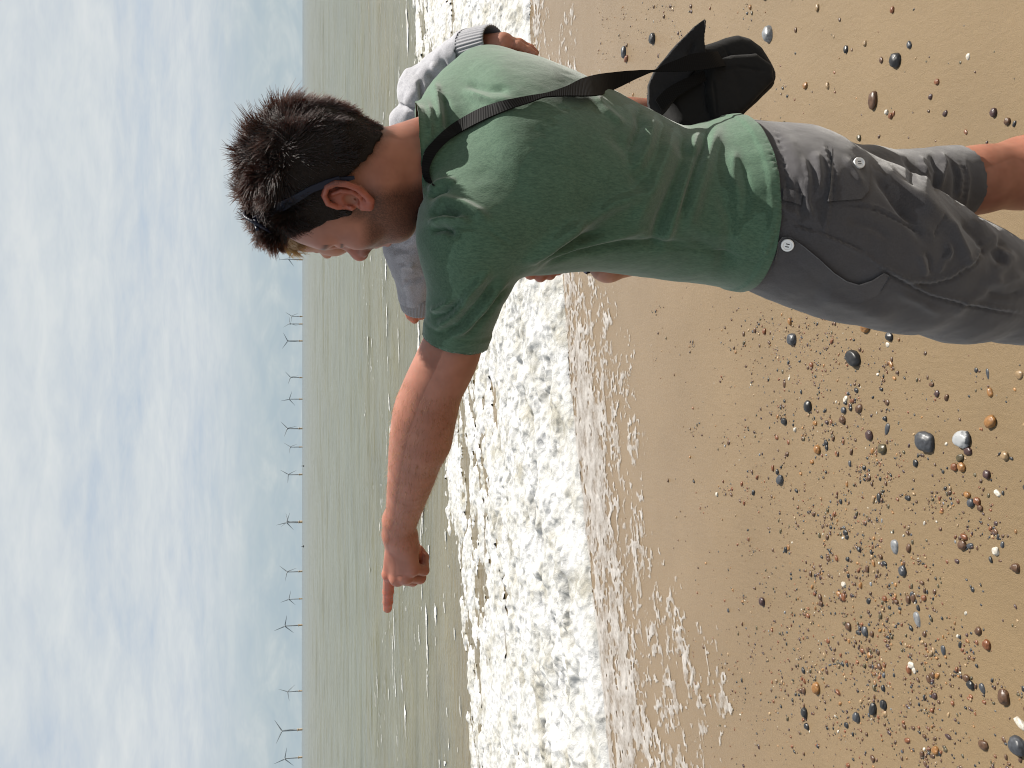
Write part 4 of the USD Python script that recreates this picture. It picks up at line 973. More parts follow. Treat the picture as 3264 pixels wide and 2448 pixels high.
def hand_k(p):
    # right hand resting on his shoulder
    d = cone(p, P(1530, 142, 1.470), P(1602, 142, 1.442), .0150, .0185)
    d = smin(d, ell(p, P(1606, 148, 1.444), np.eye(3), (.017, .015, .018)), .008)
    for j, pts in enumerate([[(1612, 138, 1.436), (1650, 147, 1.428), (1682, 162, 1.424), (1704, 175, 1.420)], [(1614, 132, 1.450), (1655, 140, 1.446), (1690, 156, 1.442), (1706, 168, 1.44)], [(1612, 132, 1.462), (1648, 142, 1.462), (1676, 156, 1.460)], [(1606, 134, 1.472), (1634, 144, 1.474), (1656, 156, 1.472)]]):
        d = smin(d, chain(p, [P(*a) for a in pts], [.0088, .0080, .0068, .0055][:len(pts)], .004), .005)
    d = smin(d, chain(p, [P(1566, 152, 1.446), P(1592, 160, 1.434), P(1611, 172, 1.428)], [.0105, .0092, .0078], .004), .006)
    return d
def hand_l(p):
    d = cone(p, P(1322, 930, 1.645), P(1318, 992, 1.672), .014, .013)
    d = smin(d, chain(p, [P(1300, 986, 1.668), P(1308, 1006, 1.675), P(1321, 1020, 1.678)], [.0085, .0078, .0072], .004), .006)
    d = smin(d, chain(p, [P(1334, 996, 1.672), P(1343, 1006, 1.675), P(1355, 999, 1.672)], [.0078, .0072, .0066], .004), .005)
    d = smin(d, chain(p, [P(1340, 985, 1.690), P(1350, 996, 1.698), P(1360, 990, 1.694)], [.0078, .0072, .0066], .004), .005)
    d = smin(d, chain(p, [P(1324, 990, 1.690), P(1330, 1000, 1.70), P(1342, 998, 1.702)], [.0078, .0072, .0066], .004), .005)
    return d
def leg_k(p):
    d = chain(p, [P(1840, 710, 1.62), P(1936, 842, 1.60), P(2080, 815, 1.64), P(2230, 770, 1.66)], [.036, .0310, .028, .022], .012)
    d = smin(d, cone(p, P(2235, 770, 1.655), P(2250, 820, 1.62), .018, .014), .012)
    return np.minimum(d, chain(p, [P(1840, 560, 1.70), P(1960, 640, 1.72), P(2140, 620, 1.74)], [.036, .031, .024], .012))
ks = np.array([0.25, 0.115, 0.074])
kp = [kh, field_mesh(hand_k, P(1620, 150, 1.45) - .08, P(1620, 150, 1.45) + .08, .003, 1), field_mesh(hand_l, P(1325, 980, 1.67) - .07, P(1325, 980, 1.67) + .06, .003, 1), field_mesh(leg_k, V(.10, 1.52, 1.20), V(.46, 1.84, 1.80), .006, 1),
      field_mesh(lambda p: cone(p, P(1430, 600, 1.64), P(1800, 620, 1.66), .06, .075), V(.1, 1.5, 1.3), V(.5, 1.8, 1.85), .012, 0)]
kt = [np.tile(ks, (len(a.vertices), 1)) * (V(1, .92, .92) if i in (1, 2) else 1) for i, a in enumerate(kp)]
part('body', join(kp), skin_mat, child, color=np.vstack(kt))
def khair_f(p):
    q = (p - CH) @ CM.T
    d = ell(q, V(-.008, .022, 0), np.eye(3), (.086, .084, .072)) - .004 - .006 * (fbm(q * 60, 3, 5) - .5)
    return smax(d, -(q[:, 1] - np.interp(q[:, 0], [-.09, -.05, -.01, .02, .05, .075], [-.05, -.045, -.01, .0, .020, .035])), .006)
kmesh = field_mesh(khair_f, CH + V(-.12, -.12, -.1), CH + V(.12, .12, .13), .004, 1)
khp = part('hair', kmesh, blond_mat, child)
kv, kn = np.asarray(kmesh.vertices), normals_of(kmesh); NK = 5000
pk = rng.choice(np.nonzero((kn * (kv - CH)).sum(1) > .02)[0], NK); kq = (kv[pk] - CH) @ CM.T
kd = np.stack([kq[:, 0] * 6 + .2, -.35 - 3 * np.abs(kq[:, 0]), kq[:, 2] * 8], 1) @ CM + kn[pk] * .28 + (np.stack([fbm(kq * 40, 2, s) for s in (61, 62, 63)], 1) - .5) * 1.6
kd -= kn[pk] * np.maximum(0, -(kd * kn[pk]).sum(1))[:, None]; kd /= np.linalg.norm(kd, axis=1, keepdims=True)
kp_ = kv[pk][:, None] - kn[pk][:, None] * .002 + kd[:, None] * (np.linspace(0, 1, 4)[None, :, None] * rng.uniform(.012, .028, NK)[:, None, None]) - (kn[pk] * .004)[:, None] * (np.linspace(0, 1, 4) ** 2)[None, :, None]
kc_ = UsdGeom.BasisCurves.Define(stage, str(khp.GetPath()) + '/strands')
kc_.CreateTypeAttr('linear'); kc_.CreateCurveVertexCountsAttr(Vt.IntArray.FromNumpy(np.full(NK, 4, np.int32)))
kc_.CreatePointsAttr(Vt.Vec3fArray.FromNumpy((kp_.reshape(-1, 3) - KO).astype(np.float32)))
kc_.CreateWidthsAttr(Vt.FloatArray.FromNumpy(np.tile(np.array([.0008, .0007, .0006, .0002], np.float32), NK))); kc_.SetWidthsInterpolation('vertex')
UsdShade.MaterialBindingAPI.Apply(kc_.GetPrim()).Bind(mat('fair_strands', {'p': ('principled_hair_bsdf', dict(parametrization='Melanin concentration', melanin=0.50, melanin_redness=0.35, roughness=0.4))}))
kc_.GetPrim().SetCustomDataByKey('kind', 'stuff')
for s_ in (1, -1):
    eye = trimesh.creation.icosphere(3, .0085); eye.apply_translation(CH + V(.067, .001, s_ * .027) @ CM)
    part('eye', eye, '/World/Looks/eye_white', child)
RS = [P(1345, 290, 1.545), P(1395, 243, 1.530), P(1440, 208, 1.515), P(1486, 160, 1.498)]
LS = [P(1300, 700, 1.60), P(1302, 790, 1.60), P(1325, 880, 1.622), P(1333, 938, 1.643)]
def hoodie_f(p):
    d = cone(p, P(1440, 590, 1.64), P(1780, 610, 1.67), .082, .088)
    d = smin(d, cone(p, P(1365, 420, 1.60), P(1350, 700, 1.60), .046, .050), .04)
    d = smin(d, chain(p, RS, [.042, .036, .0345, .0310]), .02)
    d = smin(d, chain(p, LS, [.046, .0415, .0365, .0335]), .02)
    d = smin(d, ell(p, P(1330, 312, 1.535), np.eye(3), (.034, .04, .030)), .008)
    d = smin(d, cone(p, P(1300, 395, 1.57), P(1302, 480, 1.62), .033, .034), .008)
    d = smin(d, cone(p, P(1272, 570, 1.665), P(1290, 680, 1.64), .050, .046), .015)
    d = smin(d, cone(p, P(1315, 640, 1.62), P(1330, 740, 1.575), .036, .038), .012)
    return d
hd_ = field_mesh(hoodie_f, V(.02, 1.45, 1.28), V(.66, 1.80, 1.87), .0055, 1)
for q_, c_ in ((RS[-1], unit(V(*(P(1572, 128, 1.44) - P(1480, 160, 1.50))))), (LS[-1], unit(LS[-1] - LS[-2]))):
    vv = np.asarray(hd_.vertices); hd_ = drop(hd_, ((vv - q_) @ c_ > .006) & (np.linalg.norm(vv - q_, axis=1) < .07))
wrinkle(hd_, .013, 21, 71); wrinkle(hd_, .003, 50, 72)
sculpt(hd_, [([(1360, 232), (1385, 255), (1400, 300)], 9, -.008), ([(1372, 205), (1400, 225), (1425, 240)], 10, .006), ([(1405, 190), (1420, 215), (1440, 235)], 8, -.006), ([(1455, 150), (1460, 175), (1470, 200)], 7, -.005), ([(1338, 252), (1342, 290), (1350, 330)], 7, -.010), ([(1268, 330), (1290, 345), (1330, 350)], 6, -.006),
    ([(1250, 790), (1300, 800), (1350, 790)], 9, -.004), ([(1275, 850), (1320, 850)], 9, .004), ([(1285, 900), (1330, 890), (1355, 880)], 8, -.004), ([(1300, 690), (1325, 730), (1350, 760)], 9, -.007), ([(1320, 660), (1345, 690), (1365, 700)], 8, .006)])
hood = part('hooded_top', hd_, hood_mat, child)
def cuff(a, b, r0, r1, ribs=34, inner=.0035, depth=1.0):
    ax_ = unit(b - a); u = unit(np.cross(ax_, [0, 0, 1])); w = np.cross(ax_, u); n = ribs * 4
    t = np.linspace(0, 2 * np.pi, n, endpoint=False); rb = .0011 * np.cos(t * ribs)
    prof = [(-.12, r0 * .90, 0), (0, r0 * 1.01, .2), (.12, r0, 1), (.5, (r0 + r1) / 2 * 1.03, 1), (.92, r1, 1), (1.0, r1 - .0012, .6), (1.0, r1 - inner, .3), (.5, (r0 + r1) / 2 - inner, .6), (.0, r0 - inner, .3)]
    v = [a + (b - a) * s + np.outer(np.cos(t), u) * (r + rb * k)[:, None] + np.outer(np.sin(t), w) * (r + rb * k)[:, None] for s, r, k in prof]
    f = []
    for i in range(len(prof) - 1):
        k = np.arange(n); k1 = (k + 1) % n
        f.append(np.stack([i * n + k, i * n + k1, (i + 1) * n + k1, (i + 1) * n + k], 1))
    return np.vstack(v), np.vstack(f)
part('cuff', cuff(P(1484, 160, 1.498), P(1572, 131, 1.444), .0300, .0262), rib_mat, hood)
part('cuff', cuff(P(1333, 932, 1.641), P(1331, 982, 1.666), .0338, .0295), rib_mat, hood)
def kshorts_f(p):
    return np.minimum(chain(p, [P(1780, 620, 1.66), P(1845, 712, 1.620), P(1905, 812, 1.604)], [.075, .047, .0405], .01), chain(p, [P(1780, 560, 1.68), P(1900, 600, 1.71)], [.07, .042]))
ksh = field_mesh(kshorts_f, V(.10, 1.50, 1.25), V(.50, 1.84, 1.75), .006, 1)
vv = np.asarray(ksh.vertices); kd = unit(P(1936, 830, 1.60) - P(1840, 700, 1.62)); kc = P(1912, 838, 1.603)
ksh = drop(ksh, ((vv - kc) @ kd > .0) & (np.linalg.norm(vv - kc, axis=1) < .07))
part('shorts', ksh, navy_mat, child)
# ------------------------------------------------------------------ turbines, buoys
tur_mat = mat('turbine_paint', {'p': ('principled_bsdf', dict(base_color=(0.20, 0.225, 0.245), roughness=0.5))})
yel_mat = mat('yellow_base', {'p': ('principled_bsdf', dict(base_color=(0.36, 0.27, 0.17), roughness=0.6))})
TURB = [(807, 925, [(-18, -11)], 20), (827, 919, [(-30, 3)], 5), (1009, 929, [(-19, -12)], 22), (1033, 924, [(-12, 8)], 30), (1087, 917, [(-13, -25)], -20), (1204, 926, [(-14, -15)], 15), (1273, 922, [(-24, 5)], -10), (1367, 916, [(-16, -16)], 25), (1426, 925, [(-18, -11)], 35), (1514, 919, [(-21, -12)], 25),
        (1667, 914, [(-32, 7)], 15), (1664, 918, [(-6, -20)], 40), (1824, 915.5, [(-12, -9)], 28), (1911, 921.6, [(-25, 8)], 10), (1996, 909, [(-32, 12)], 0), (2206, 917.5, [(-20, -6)], 30), (2331, 900, [(-18, -24)], 25), (2419, 909, [(-30, 11)], 5)]
ORD = ['first', 'second', 'third', 'fourth', 'fifth', 'sixth', 'seventh', 'eighth', 'ninth', 'tenth', 'eleventh', 'twelfth', 'thirteenth', 'fourteenth', 'fifteenth', 'sixteenth', 'seventeenth', 'eighteenth']
order = np.argsort([a[0] for a in TURB])
for k, i in enumerate(order):
    y, x, bl, yaw = TURB[i]
    HUB, BL = 62.0, 39.0
    D = HUB * FPX / (964.0 - x) * 1.0
    top = P(x, y, D); base = np.array([top[0], top[1], 0.0]); hz = top[2]
    lab = {0: 'wind turbine on the horizon right beside the man\'s forehead, the nearest to his face', 17: 'wind turbine on the horizon at the bottom edge, furthest from the man\'s face'}.get(k, f'wind turbine on the horizon, {ORD[k]} one counted away from the man\'s forehead')
    t = thing('wind_turbine', lab, 'wind turbine', 'wind turbines along the horizon', loc=base)
    part('tower', bar(base + V(0, 0, 14), top - V(0, 0, 1.5), 2.6, 1.7, 12), tur_mat, t)
    part('transition_piece', join([bar(base + V(0, 0, -2), base + V(0, 0, 14), 3.2, 3.2, 12), bar(base + V(0, 0, 13), base + V(0, 0, 14.6), 4.6, 4.6, 12)]), yel_mat, t)
    ya = math.radians(yaw); rn = V(math.sin(ya), -math.cos(ya), 0); rt = V(math.cos(ya), math.sin(ya), 0)
    part('nacelle', bar(top + rn * 3.5, top - rn * 8, 2.0, 1.8, 8), tur_mat, t)
    part('hub', bar(top + rn * 3.5, top + rn * 6, 1.9, .7, 10), tur_mat, t)
    a0 = math.atan2(-bl[0][0], -bl[0][1] / max(math.cos(ya), .3))
    for j in range(3):
        a = a0 + j * 2 * math.pi / 3
        d = rt * math.cos(a) + V(0, 0, math.sin(a)); w = np.cross(rn, d); c = top + rn * 4.6
        st = [(0, 1.1, .9), (.12, 1.9, .6), (.3, 1.6, .4), (.7, .95, .22), (1.0, .3, .08)]
        v = np.vstack([[c + d * BL * s + w * b, c + d * BL * s + rn * h, c + d * BL * s - w * b, c + d * BL * s - rn * h] for s, b, h in st])
        f = [[4 * q + e, 4 * q + (e + 1) % 4, 4 * q + 4 + (e + 1) % 4, 4 * q + 4 + e] for q in range(4) for e in range(4)] + [[16, 17, 18, 19], [3, 2, 1, 0]]
        part('blade', (v, np.array(f)), tur_mat, t, smooth=False)
for y, r, lab in ((1486, 1.0, 'small dark buoy on the horizon, the one nearer the man'), (1742, 1.3, 'small dark buoy on the horizon, the one further from the man')):
    b = P(964.5, y, 900.0); b[2] = 0
    t = thing('buoy', lab, 'buoy', 'buoys on the horizon', loc=b)
    part('float', bar(b - V(0, 0, .5), b + V(0, 0, .7), .9 * r, .9 * r, 12), dark_mat, t); part('mast', bar(b + V(0, 0, .7), b + V(0, 0, 2.6), .35 * r, .12 * r, 8), dark_mat, t)

# ------------------------------------------------------------------ foam
foam_mat = mat('foam_material', {'g': ('geometry', {}), 'n': ('noise_texture', dict(scale=26.0, detail=6.0, roughness=0.72, distortion=0.6)), 'n2': ('noise_texture', dict(scale=2.6, detail=5.0, roughness=0.65)), 'v': ('voronoi_texture', dict(feature='smooth_f1', scale=16.0, smoothness=0.6)),
    'c': ('rgb_ramp', {'ramp': [(0.36, (0.225, 0.215, 0.185)), (0.46, (0.310, 0.308, 0.296)), (0.58, (0.365, 0.366, 0.368))]}), 'h': ('math', dict(math_type='multiply_add', value2=0.7)), 'b': ('bump', dict(strength=0.75, distance=0.03)),
    'p': ('principled_bsdf', dict(roughness=0.6, specular_ior_level=0.25))}, [('g.position', 'n.vector'), ('g.position', 'n2.vector'), ('g.position', 'v.vector'), ('n2.fac', 'c.fac'), ('c.color', 'p.base_color'), ('n.fac', 'h.value1'), ('v.distance', 'h.value3'), ('h.value', 'b.height'), ('b.normal', 'p.normal')])
lace_mat = mat('thin_foam', {'g': ('geometry', {}), 'n': ('noise_texture', dict(scale=55.0, detail=5.0, roughness=0.75)), 'n2': ('noise_texture', dict(scale=9.0, detail=4.0, roughness=0.65)), 'm': ('math', dict(math_type='multiply_add', value2=0.6)), 'r': ('map_range', dict(from_min=0.55, from_max=1.00, to_min=0.10, to_max=1.0, clamp=True)),
    'at': ('attribute', dict(attribute='tint')), 'k': ('math', dict(math_type='multiply')), 't': ('transparent_bsdf', {}), 'p': ('principled_bsdf', dict(base_color=(0.300, 0.280, 0.262), roughness=0.5)), 'x': ('mix_closure', {})},
    [('g.position', 'n.vector'), ('g.position', 'n2.vector'), ('n.fac', 'm.value1'), ('n2.fac', 'm.value3'), ('m.value', 'r.value'), ('r.result', 'k.value1'), ('at.fac', 'k.value2'), ('k.value', 'x.fac'), ('t.BSDF', 'x.closure1'), ('p.BSDF', 'x.closure2')], surface='x.closure')
def front(e): return S0 + .40 * (fbm(np.stack([e * .55, 0 * e, 0 * e], -1), 3, 77) - .5) + .16 * (fbm(np.stack([e * 2.6, 0 * e, 0 * e + 3], -1), 4, 78) - .5)
def rear(e): return 12.1 + .11 * e + .9 * (fbm(np.stack([e * .35, 0 * e, 0 * e], -1), 3, 79) - .5) + .5 * (fbm(np.stack([e * 2.0, 0 * e, 0 * e], -1), 3, 80) - .5)
ev = np.concatenate([np.arange(-16, -3.0, .07), np.arange(-3.0, 10.0, .016), np.arange(10, 24, .07)]); sv = np.concatenate([np.arange(S0 - .5, 8.6, .015), np.arange(8.6, 14.2, .024)])
Eg, Sg = np.meshgrid(ev, sv, indexing='ij')
fr, re = front(ev)[:, None], rear(ev)[:, None]
d1, d2 = Sg - fr, re - Sg
def ridges(a, b, s, o=3): return 1 - np.abs(2 * fbm(np.stack([Eg * a, Sg * b, 0 * Eg], -1), o, s) - 1)
wx = .35 * (fbm(np.stack([Eg * 1.2, Sg * 1.2, 0 * Eg], -1), 3, 85) - .5)
strk = fbm(np.stack([(Eg + wx) * 1.5 + Sg * .4, (Sg + wx) * 2.8, 0 * Eg], -1), 5, 83)
thread = ridges(2.2, 7.5, 86, 4)
fine = fbm(np.stack([Eg * 9, Sg * 12, 0 * Eg], -1), 3, 82)
big = fbm(np.stack([Eg * .35, Sg * .6, 0 * Eg], -1), 3, 84)
cover = np.where(d1 < 1.6, .42, .42 - .44 * np.clip((d1 - 1.6) / 2.2, 0, 1)) + .20 * np.clip((Eg - 1) / 3, 0, 1)
F = cover + 1.35 * (strk - .5) + .5 * (big - .5) + .75 * (fine - .5) + .60 * (thread - .72)
F = F - np.clip(1 - d2 / .5, 0, 3) * .5
F = np.where(d1 < .35, np.maximum(F, .22), F)
F = np.maximum(F, .06 - 1.0 * np.clip(d1 - 2.6, 0, 1.2))
F = np.minimum(F, d1 / .10)
rise = np.clip(d1 / .40, 0, 1) ** .6
hgt = 1 - np.exp(-np.clip(F, 0, 2) / .22)
lump = ridges(1.7, 2.0, 81) ** 2 * .075 + ridges(4.5, 5.5, 87) ** 2 * .040 + ridges(11, 13, 88, 2) * .016
near = np.exp(-(np.maximum(d1 - 1.2, 0) / 1.3) ** 2)
body_ = (.16 + .84 * near) * lump * rise + .010 + .012 * thread + .022 * (fine - .5)
water = np.maximum(sea_z(Eg, np.maximum(Sg, S0)), np.where(Sg < S0 + .6, beach_z(Eg, Sg), -1))
Zf = water + np.where(F > 0, hgt * body_, 1.2 * F * .05) - .002
X_, Y_ = xy(Eg, Sg)
keep = F > -.12
keep = keep[:-1, :-1] & keep[1:, :-1] & keep[1:, 1:] & keep[:-1, 1:]
tag(part('surf_foam', grid_mesh(X_, Y_, Zf, keep), foam_mat), kind='stuff', label='thick white foam of the spent wave running up the beach')
# lace left on the sand by the last run of water
ev = np.concatenate([np.arange(-14, -1.6, .03), np.arange(-1.6, 6.4, .0072), np.arange(6.4, 20, .03)]); sv = np.arange(S0 - 3.0, S0 + .35, .0082)
Eg, Sg = np.meshgrid(ev, sv, indexing='ij')
lim = np.interp(ev, [-1, .0, 1.3, 2.6, 5.0], [1.75, 1.60, 1.42, 1.15, 1.0]) + .8 * (fbm(np.stack([ev * 1.1, 0 * ev, 0 * ev], -1), 3, 91) - .5)
u = (front(ev)[:, None] - Sg) / lim[:, None]
wx = .10 * (fbm(np.stack([Eg * 4, Sg * 4, 0 * Eg], -1), 3, 96) - .5)
a = fbm(np.stack([(Eg + wx) * 5, (Sg + wx) * 6.5, 0 * Eg], -1), 4, 92); b = fbm(np.stack([Eg * 26, Sg * 30, 0 * Eg], -1), 3, 93); c = fbm(np.stack([Eg * 1.1, Sg * 1.4, 0 * Eg], -1), 3, 94)
ridge = ridges(7, 9, 95, 4); web = ridges(22, 26, 97, 2)
film = np.exp(-((Eg - 1.55) / .75) ** 2 - ((u - .24) / .20) ** 2)
L = .165 - .33 * np.clip(u, 0, 2) ** 1.1 + .75 * (a - .5) + .70 * (c - .5) + .95 * (ridge - .74) + .75 * (b - .5) + .85 * (web - .72) + .75 * film + .17 * np.clip((1.1 - Eg) / 1.2, 0, 1) - .07 * np.clip((Eg - 2.3) / 1.0, 0, 1) - 1.3 * np.clip(u - .80, 0, 1) ** 1.3
keep = (L > 0) & (u > -.12) & (u < 1.25)
keep = keep[:-1, :-1] & keep[1:, :-1] & keep[1:, 1:] & keep[:-1, 1:]
X_, Y_ = xy(Eg, Sg)
q4 = np.arange(L.size).reshape(L.shape); q4 = np.unique(np.stack([q4[:-1, :-1], q4[1:, :-1], q4[1:, 1:], q4[:-1, 1:]], -1).reshape(-1, 4)[keep.reshape(-1)])
al_ = (np.clip(L, 0, .22) / .22)[..., None].reshape(-1, 1)[q4] ** .9
tag(part('swash_foam', grid_mesh(X_, Y_, beach_z(Eg, Sg) + .003 + .008 * np.clip(L, 0, .5), keep), lace_mat, color=np.tile(al_, (1, 3))), kind='stuff', label='thin lace of foam lying on the wet sand')
# flecks and broken lines of foam on the shallow water behind the surf
ev = np.arange(-9, 14, .03); sv = np.arange(12.0, 27.0, .022)
Eg, Sg = np.meshgrid(ev, sv, indexing='ij')
wob = 2.2 * (fbm(np.stack([Eg * .16, 0 * Eg, 0 * Eg], -1), 3, 101) - .5) + .7 * (fbm(np.stack([Eg * .9, Sg * .3, 0 * Eg], -1), 3, 102) - .5) + .30 * (fbm(np.stack([Eg * 3.5, Sg * 1.5, 0 * Eg], -1), 3, 105) - .5)
n1 = fbm(np.stack([Eg * 2.2, Sg * 5, 0 * Eg], -1), 4, 103); n2 = fbm(np.stack([Eg * .5, Sg * 1.2, 0 * Eg], -1), 3, 104)
lines = np.zeros_like(Eg)
for s_, w_, k_ in ((14.6, .12, .20), (16.2, .06, .16), (17.6, .05, .16), (19.4, .10, .26), (20.2, .05, .18), (23.2, .06, .12)): lines = np.maximum(lines, k_ * np.exp(-((Sg - s_ - wob) / w_) ** 2))
L = -.30 + lines * 1.3 + 1.0 * (n1 - .5) + .35 * (n2 - .5) + .10 * np.exp(-((Sg - 12.6) / 1.2) ** 2)
X_, Y_ = xy(Eg, Sg)
keep = (L > 0) & (np.abs(X_) < .46 * Y_ + 1.5); keep = keep[:-1, :-1] & keep[1:, :-1] & keep[1:, 1:] & keep[:-1, 1:]
tag(part('foam_flecks', grid_mesh(X_, Y_, sea_z(Eg, Sg) + .015 + .03 * np.clip(L, 0, .5), keep), foam_mat), kind='stuff', label='broken lines of foam on the shallow water behind the surf')
# ------------------------------------------------------------------ pebbles and shells
def stone_mat(name, c, rough=.42):
    return mat('stone_' + name, {'g': ('geometry', {}), 'o': ('object_info', {}), 'n': ('noise_texture', dict(scale=110.0, detail=4.0, roughness=0.65)), 'r': ('rgb_ramp', {'ramp': [(0.3, (0.62, 0.60, 0.58)), (0.7, (1.35, 1.35, 1.35))]}), 'm': ('mix_color', dict(blend_type='multiply', fac=1.0, use_clamp=False, a=c)),
        'b': ('bump', dict(strength=0.3, distance=0.002)), 'p': ('principled_bsdf', dict(roughness=rough, specular_ior_level=0.4))}, [('g.position', 'n.vector'), ('n.fac', 'r.fac'), ('r.color', 'm.b'), ('m.result', 'p.base_color'), ('n.fac', 'b.height'), ('b.normal', 'p.normal')])
PAL = {'black': (0.008, 0.008, 0.009), 'slate': (0.026, 0.028, 0.033), 'brown': (0.050, 0.024, 0.011), 'rust': (0.092, 0.032, 0.011), 'amber': (0.140, 0.066, 0.019), 'olive': (0.040, 0.031, 0.014), 'maroon': (0.030, 0.014, 0.013), 'tan': (0.150, 0.100, 0.052), 'white': (0.29, 0.27, 0.235), 'pale grey': (0.105, 0.110, 0.118)}
BLOTCH = mat('stone_blotched', {'g': ('geometry', {}), 'n': ('noise_texture', dict(scale=34.0, detail=3.0)), 'r': ('rgb_ramp', {'ramp': [(0.46, (0.028, 0.030, 0.034)), (0.54, (0.21, 0.215, 0.22))]}), 'p': ('principled_bsdf', dict(roughness=0.3))}, [('g.position', 'n.vector'), ('n.fac', 'r.fac'), ('r.color', 'p.base_color')])
SM = {k: stone_mat(k.replace(' ', '_'), v) for k, v in PAL.items()}
mixed = mat('stone_mixed', {'at': ('attribute', dict(attribute='tint')), 'p': ('principled_bsdf', dict(roughness=0.42))}, [('at.color', 'p.base_color')])
BASE = {k: trimesh.creation.icosphere(k) for k in (1, 2, 3)}
def pebble(loc, a, b, h, ang, seed, level=2, rough=.35, sink=.40):
    m = BASE[level]; v = np.array(m.vertices)
    n = fbm(v * 1.35 + seed * 7.13, 3, seed % 997) - .5
    v = v * (1 + rough * 1.5 * n)[:, None]
    v = np.sign(v) * np.abs(v) ** .88
    v = v * V(a, b, h)
    c, s = math.cos(ang), math.sin(ang)
    v = np.stack([v[:, 0] * c - v[:, 1] * s, v[:, 0] * s + v[:, 1] * c, v[:, 2] + h * (1 - 2 * sink) * .9], 1) + loc
    return trimesh.Trimesh(v, m.faces, process=False)
def shell(loc, a, b, h, ang, seed):
    """A ribbed half shell lying hollow side down."""
    n, k = 28, 8; t = np.linspace(0, 2 * np.pi, n, endpoint=False); vs = [[0, 0, h]]
    for i in range(1, k + 1):
        r = i / k; rr = r * (1 + .025 * np.cos(t * 14) * r)
        vs += [[a * x * (1 - .35 * (x < 0) * 0) * (1 - .28 * np.cos(q) * r), b * y, h * math.sqrt(max(1 - r * r, 0)) - (.001 if i == k else 0)] for x, y, q in zip(rr * np.cos(t), rr * np.sin(t), t)]
    v = np.array(vs); c, s = math.cos(ang), math.sin(ang)
    v = np.stack([v[:, 0] * c - v[:, 1] * s, v[:, 0] * s + v[:, 1] * c, v[:, 2] - .001], 1) + loc
    f = [[0, 1 + j, 1 + (j + 1) % n] for j in range(n)]
    for i in range(k - 1):
        for j in range(n): f += [[1 + i * n + j, 1 + (i + 1) * n + j, 1 + (i + 1) * n + (j + 1) % n], [1 + i * n + j, 1 + (i + 1) * n + (j + 1) % n, 1 + i * n + (j + 1) % n]]
    return trimesh.Trimesh(v, np.array(f), process=False)
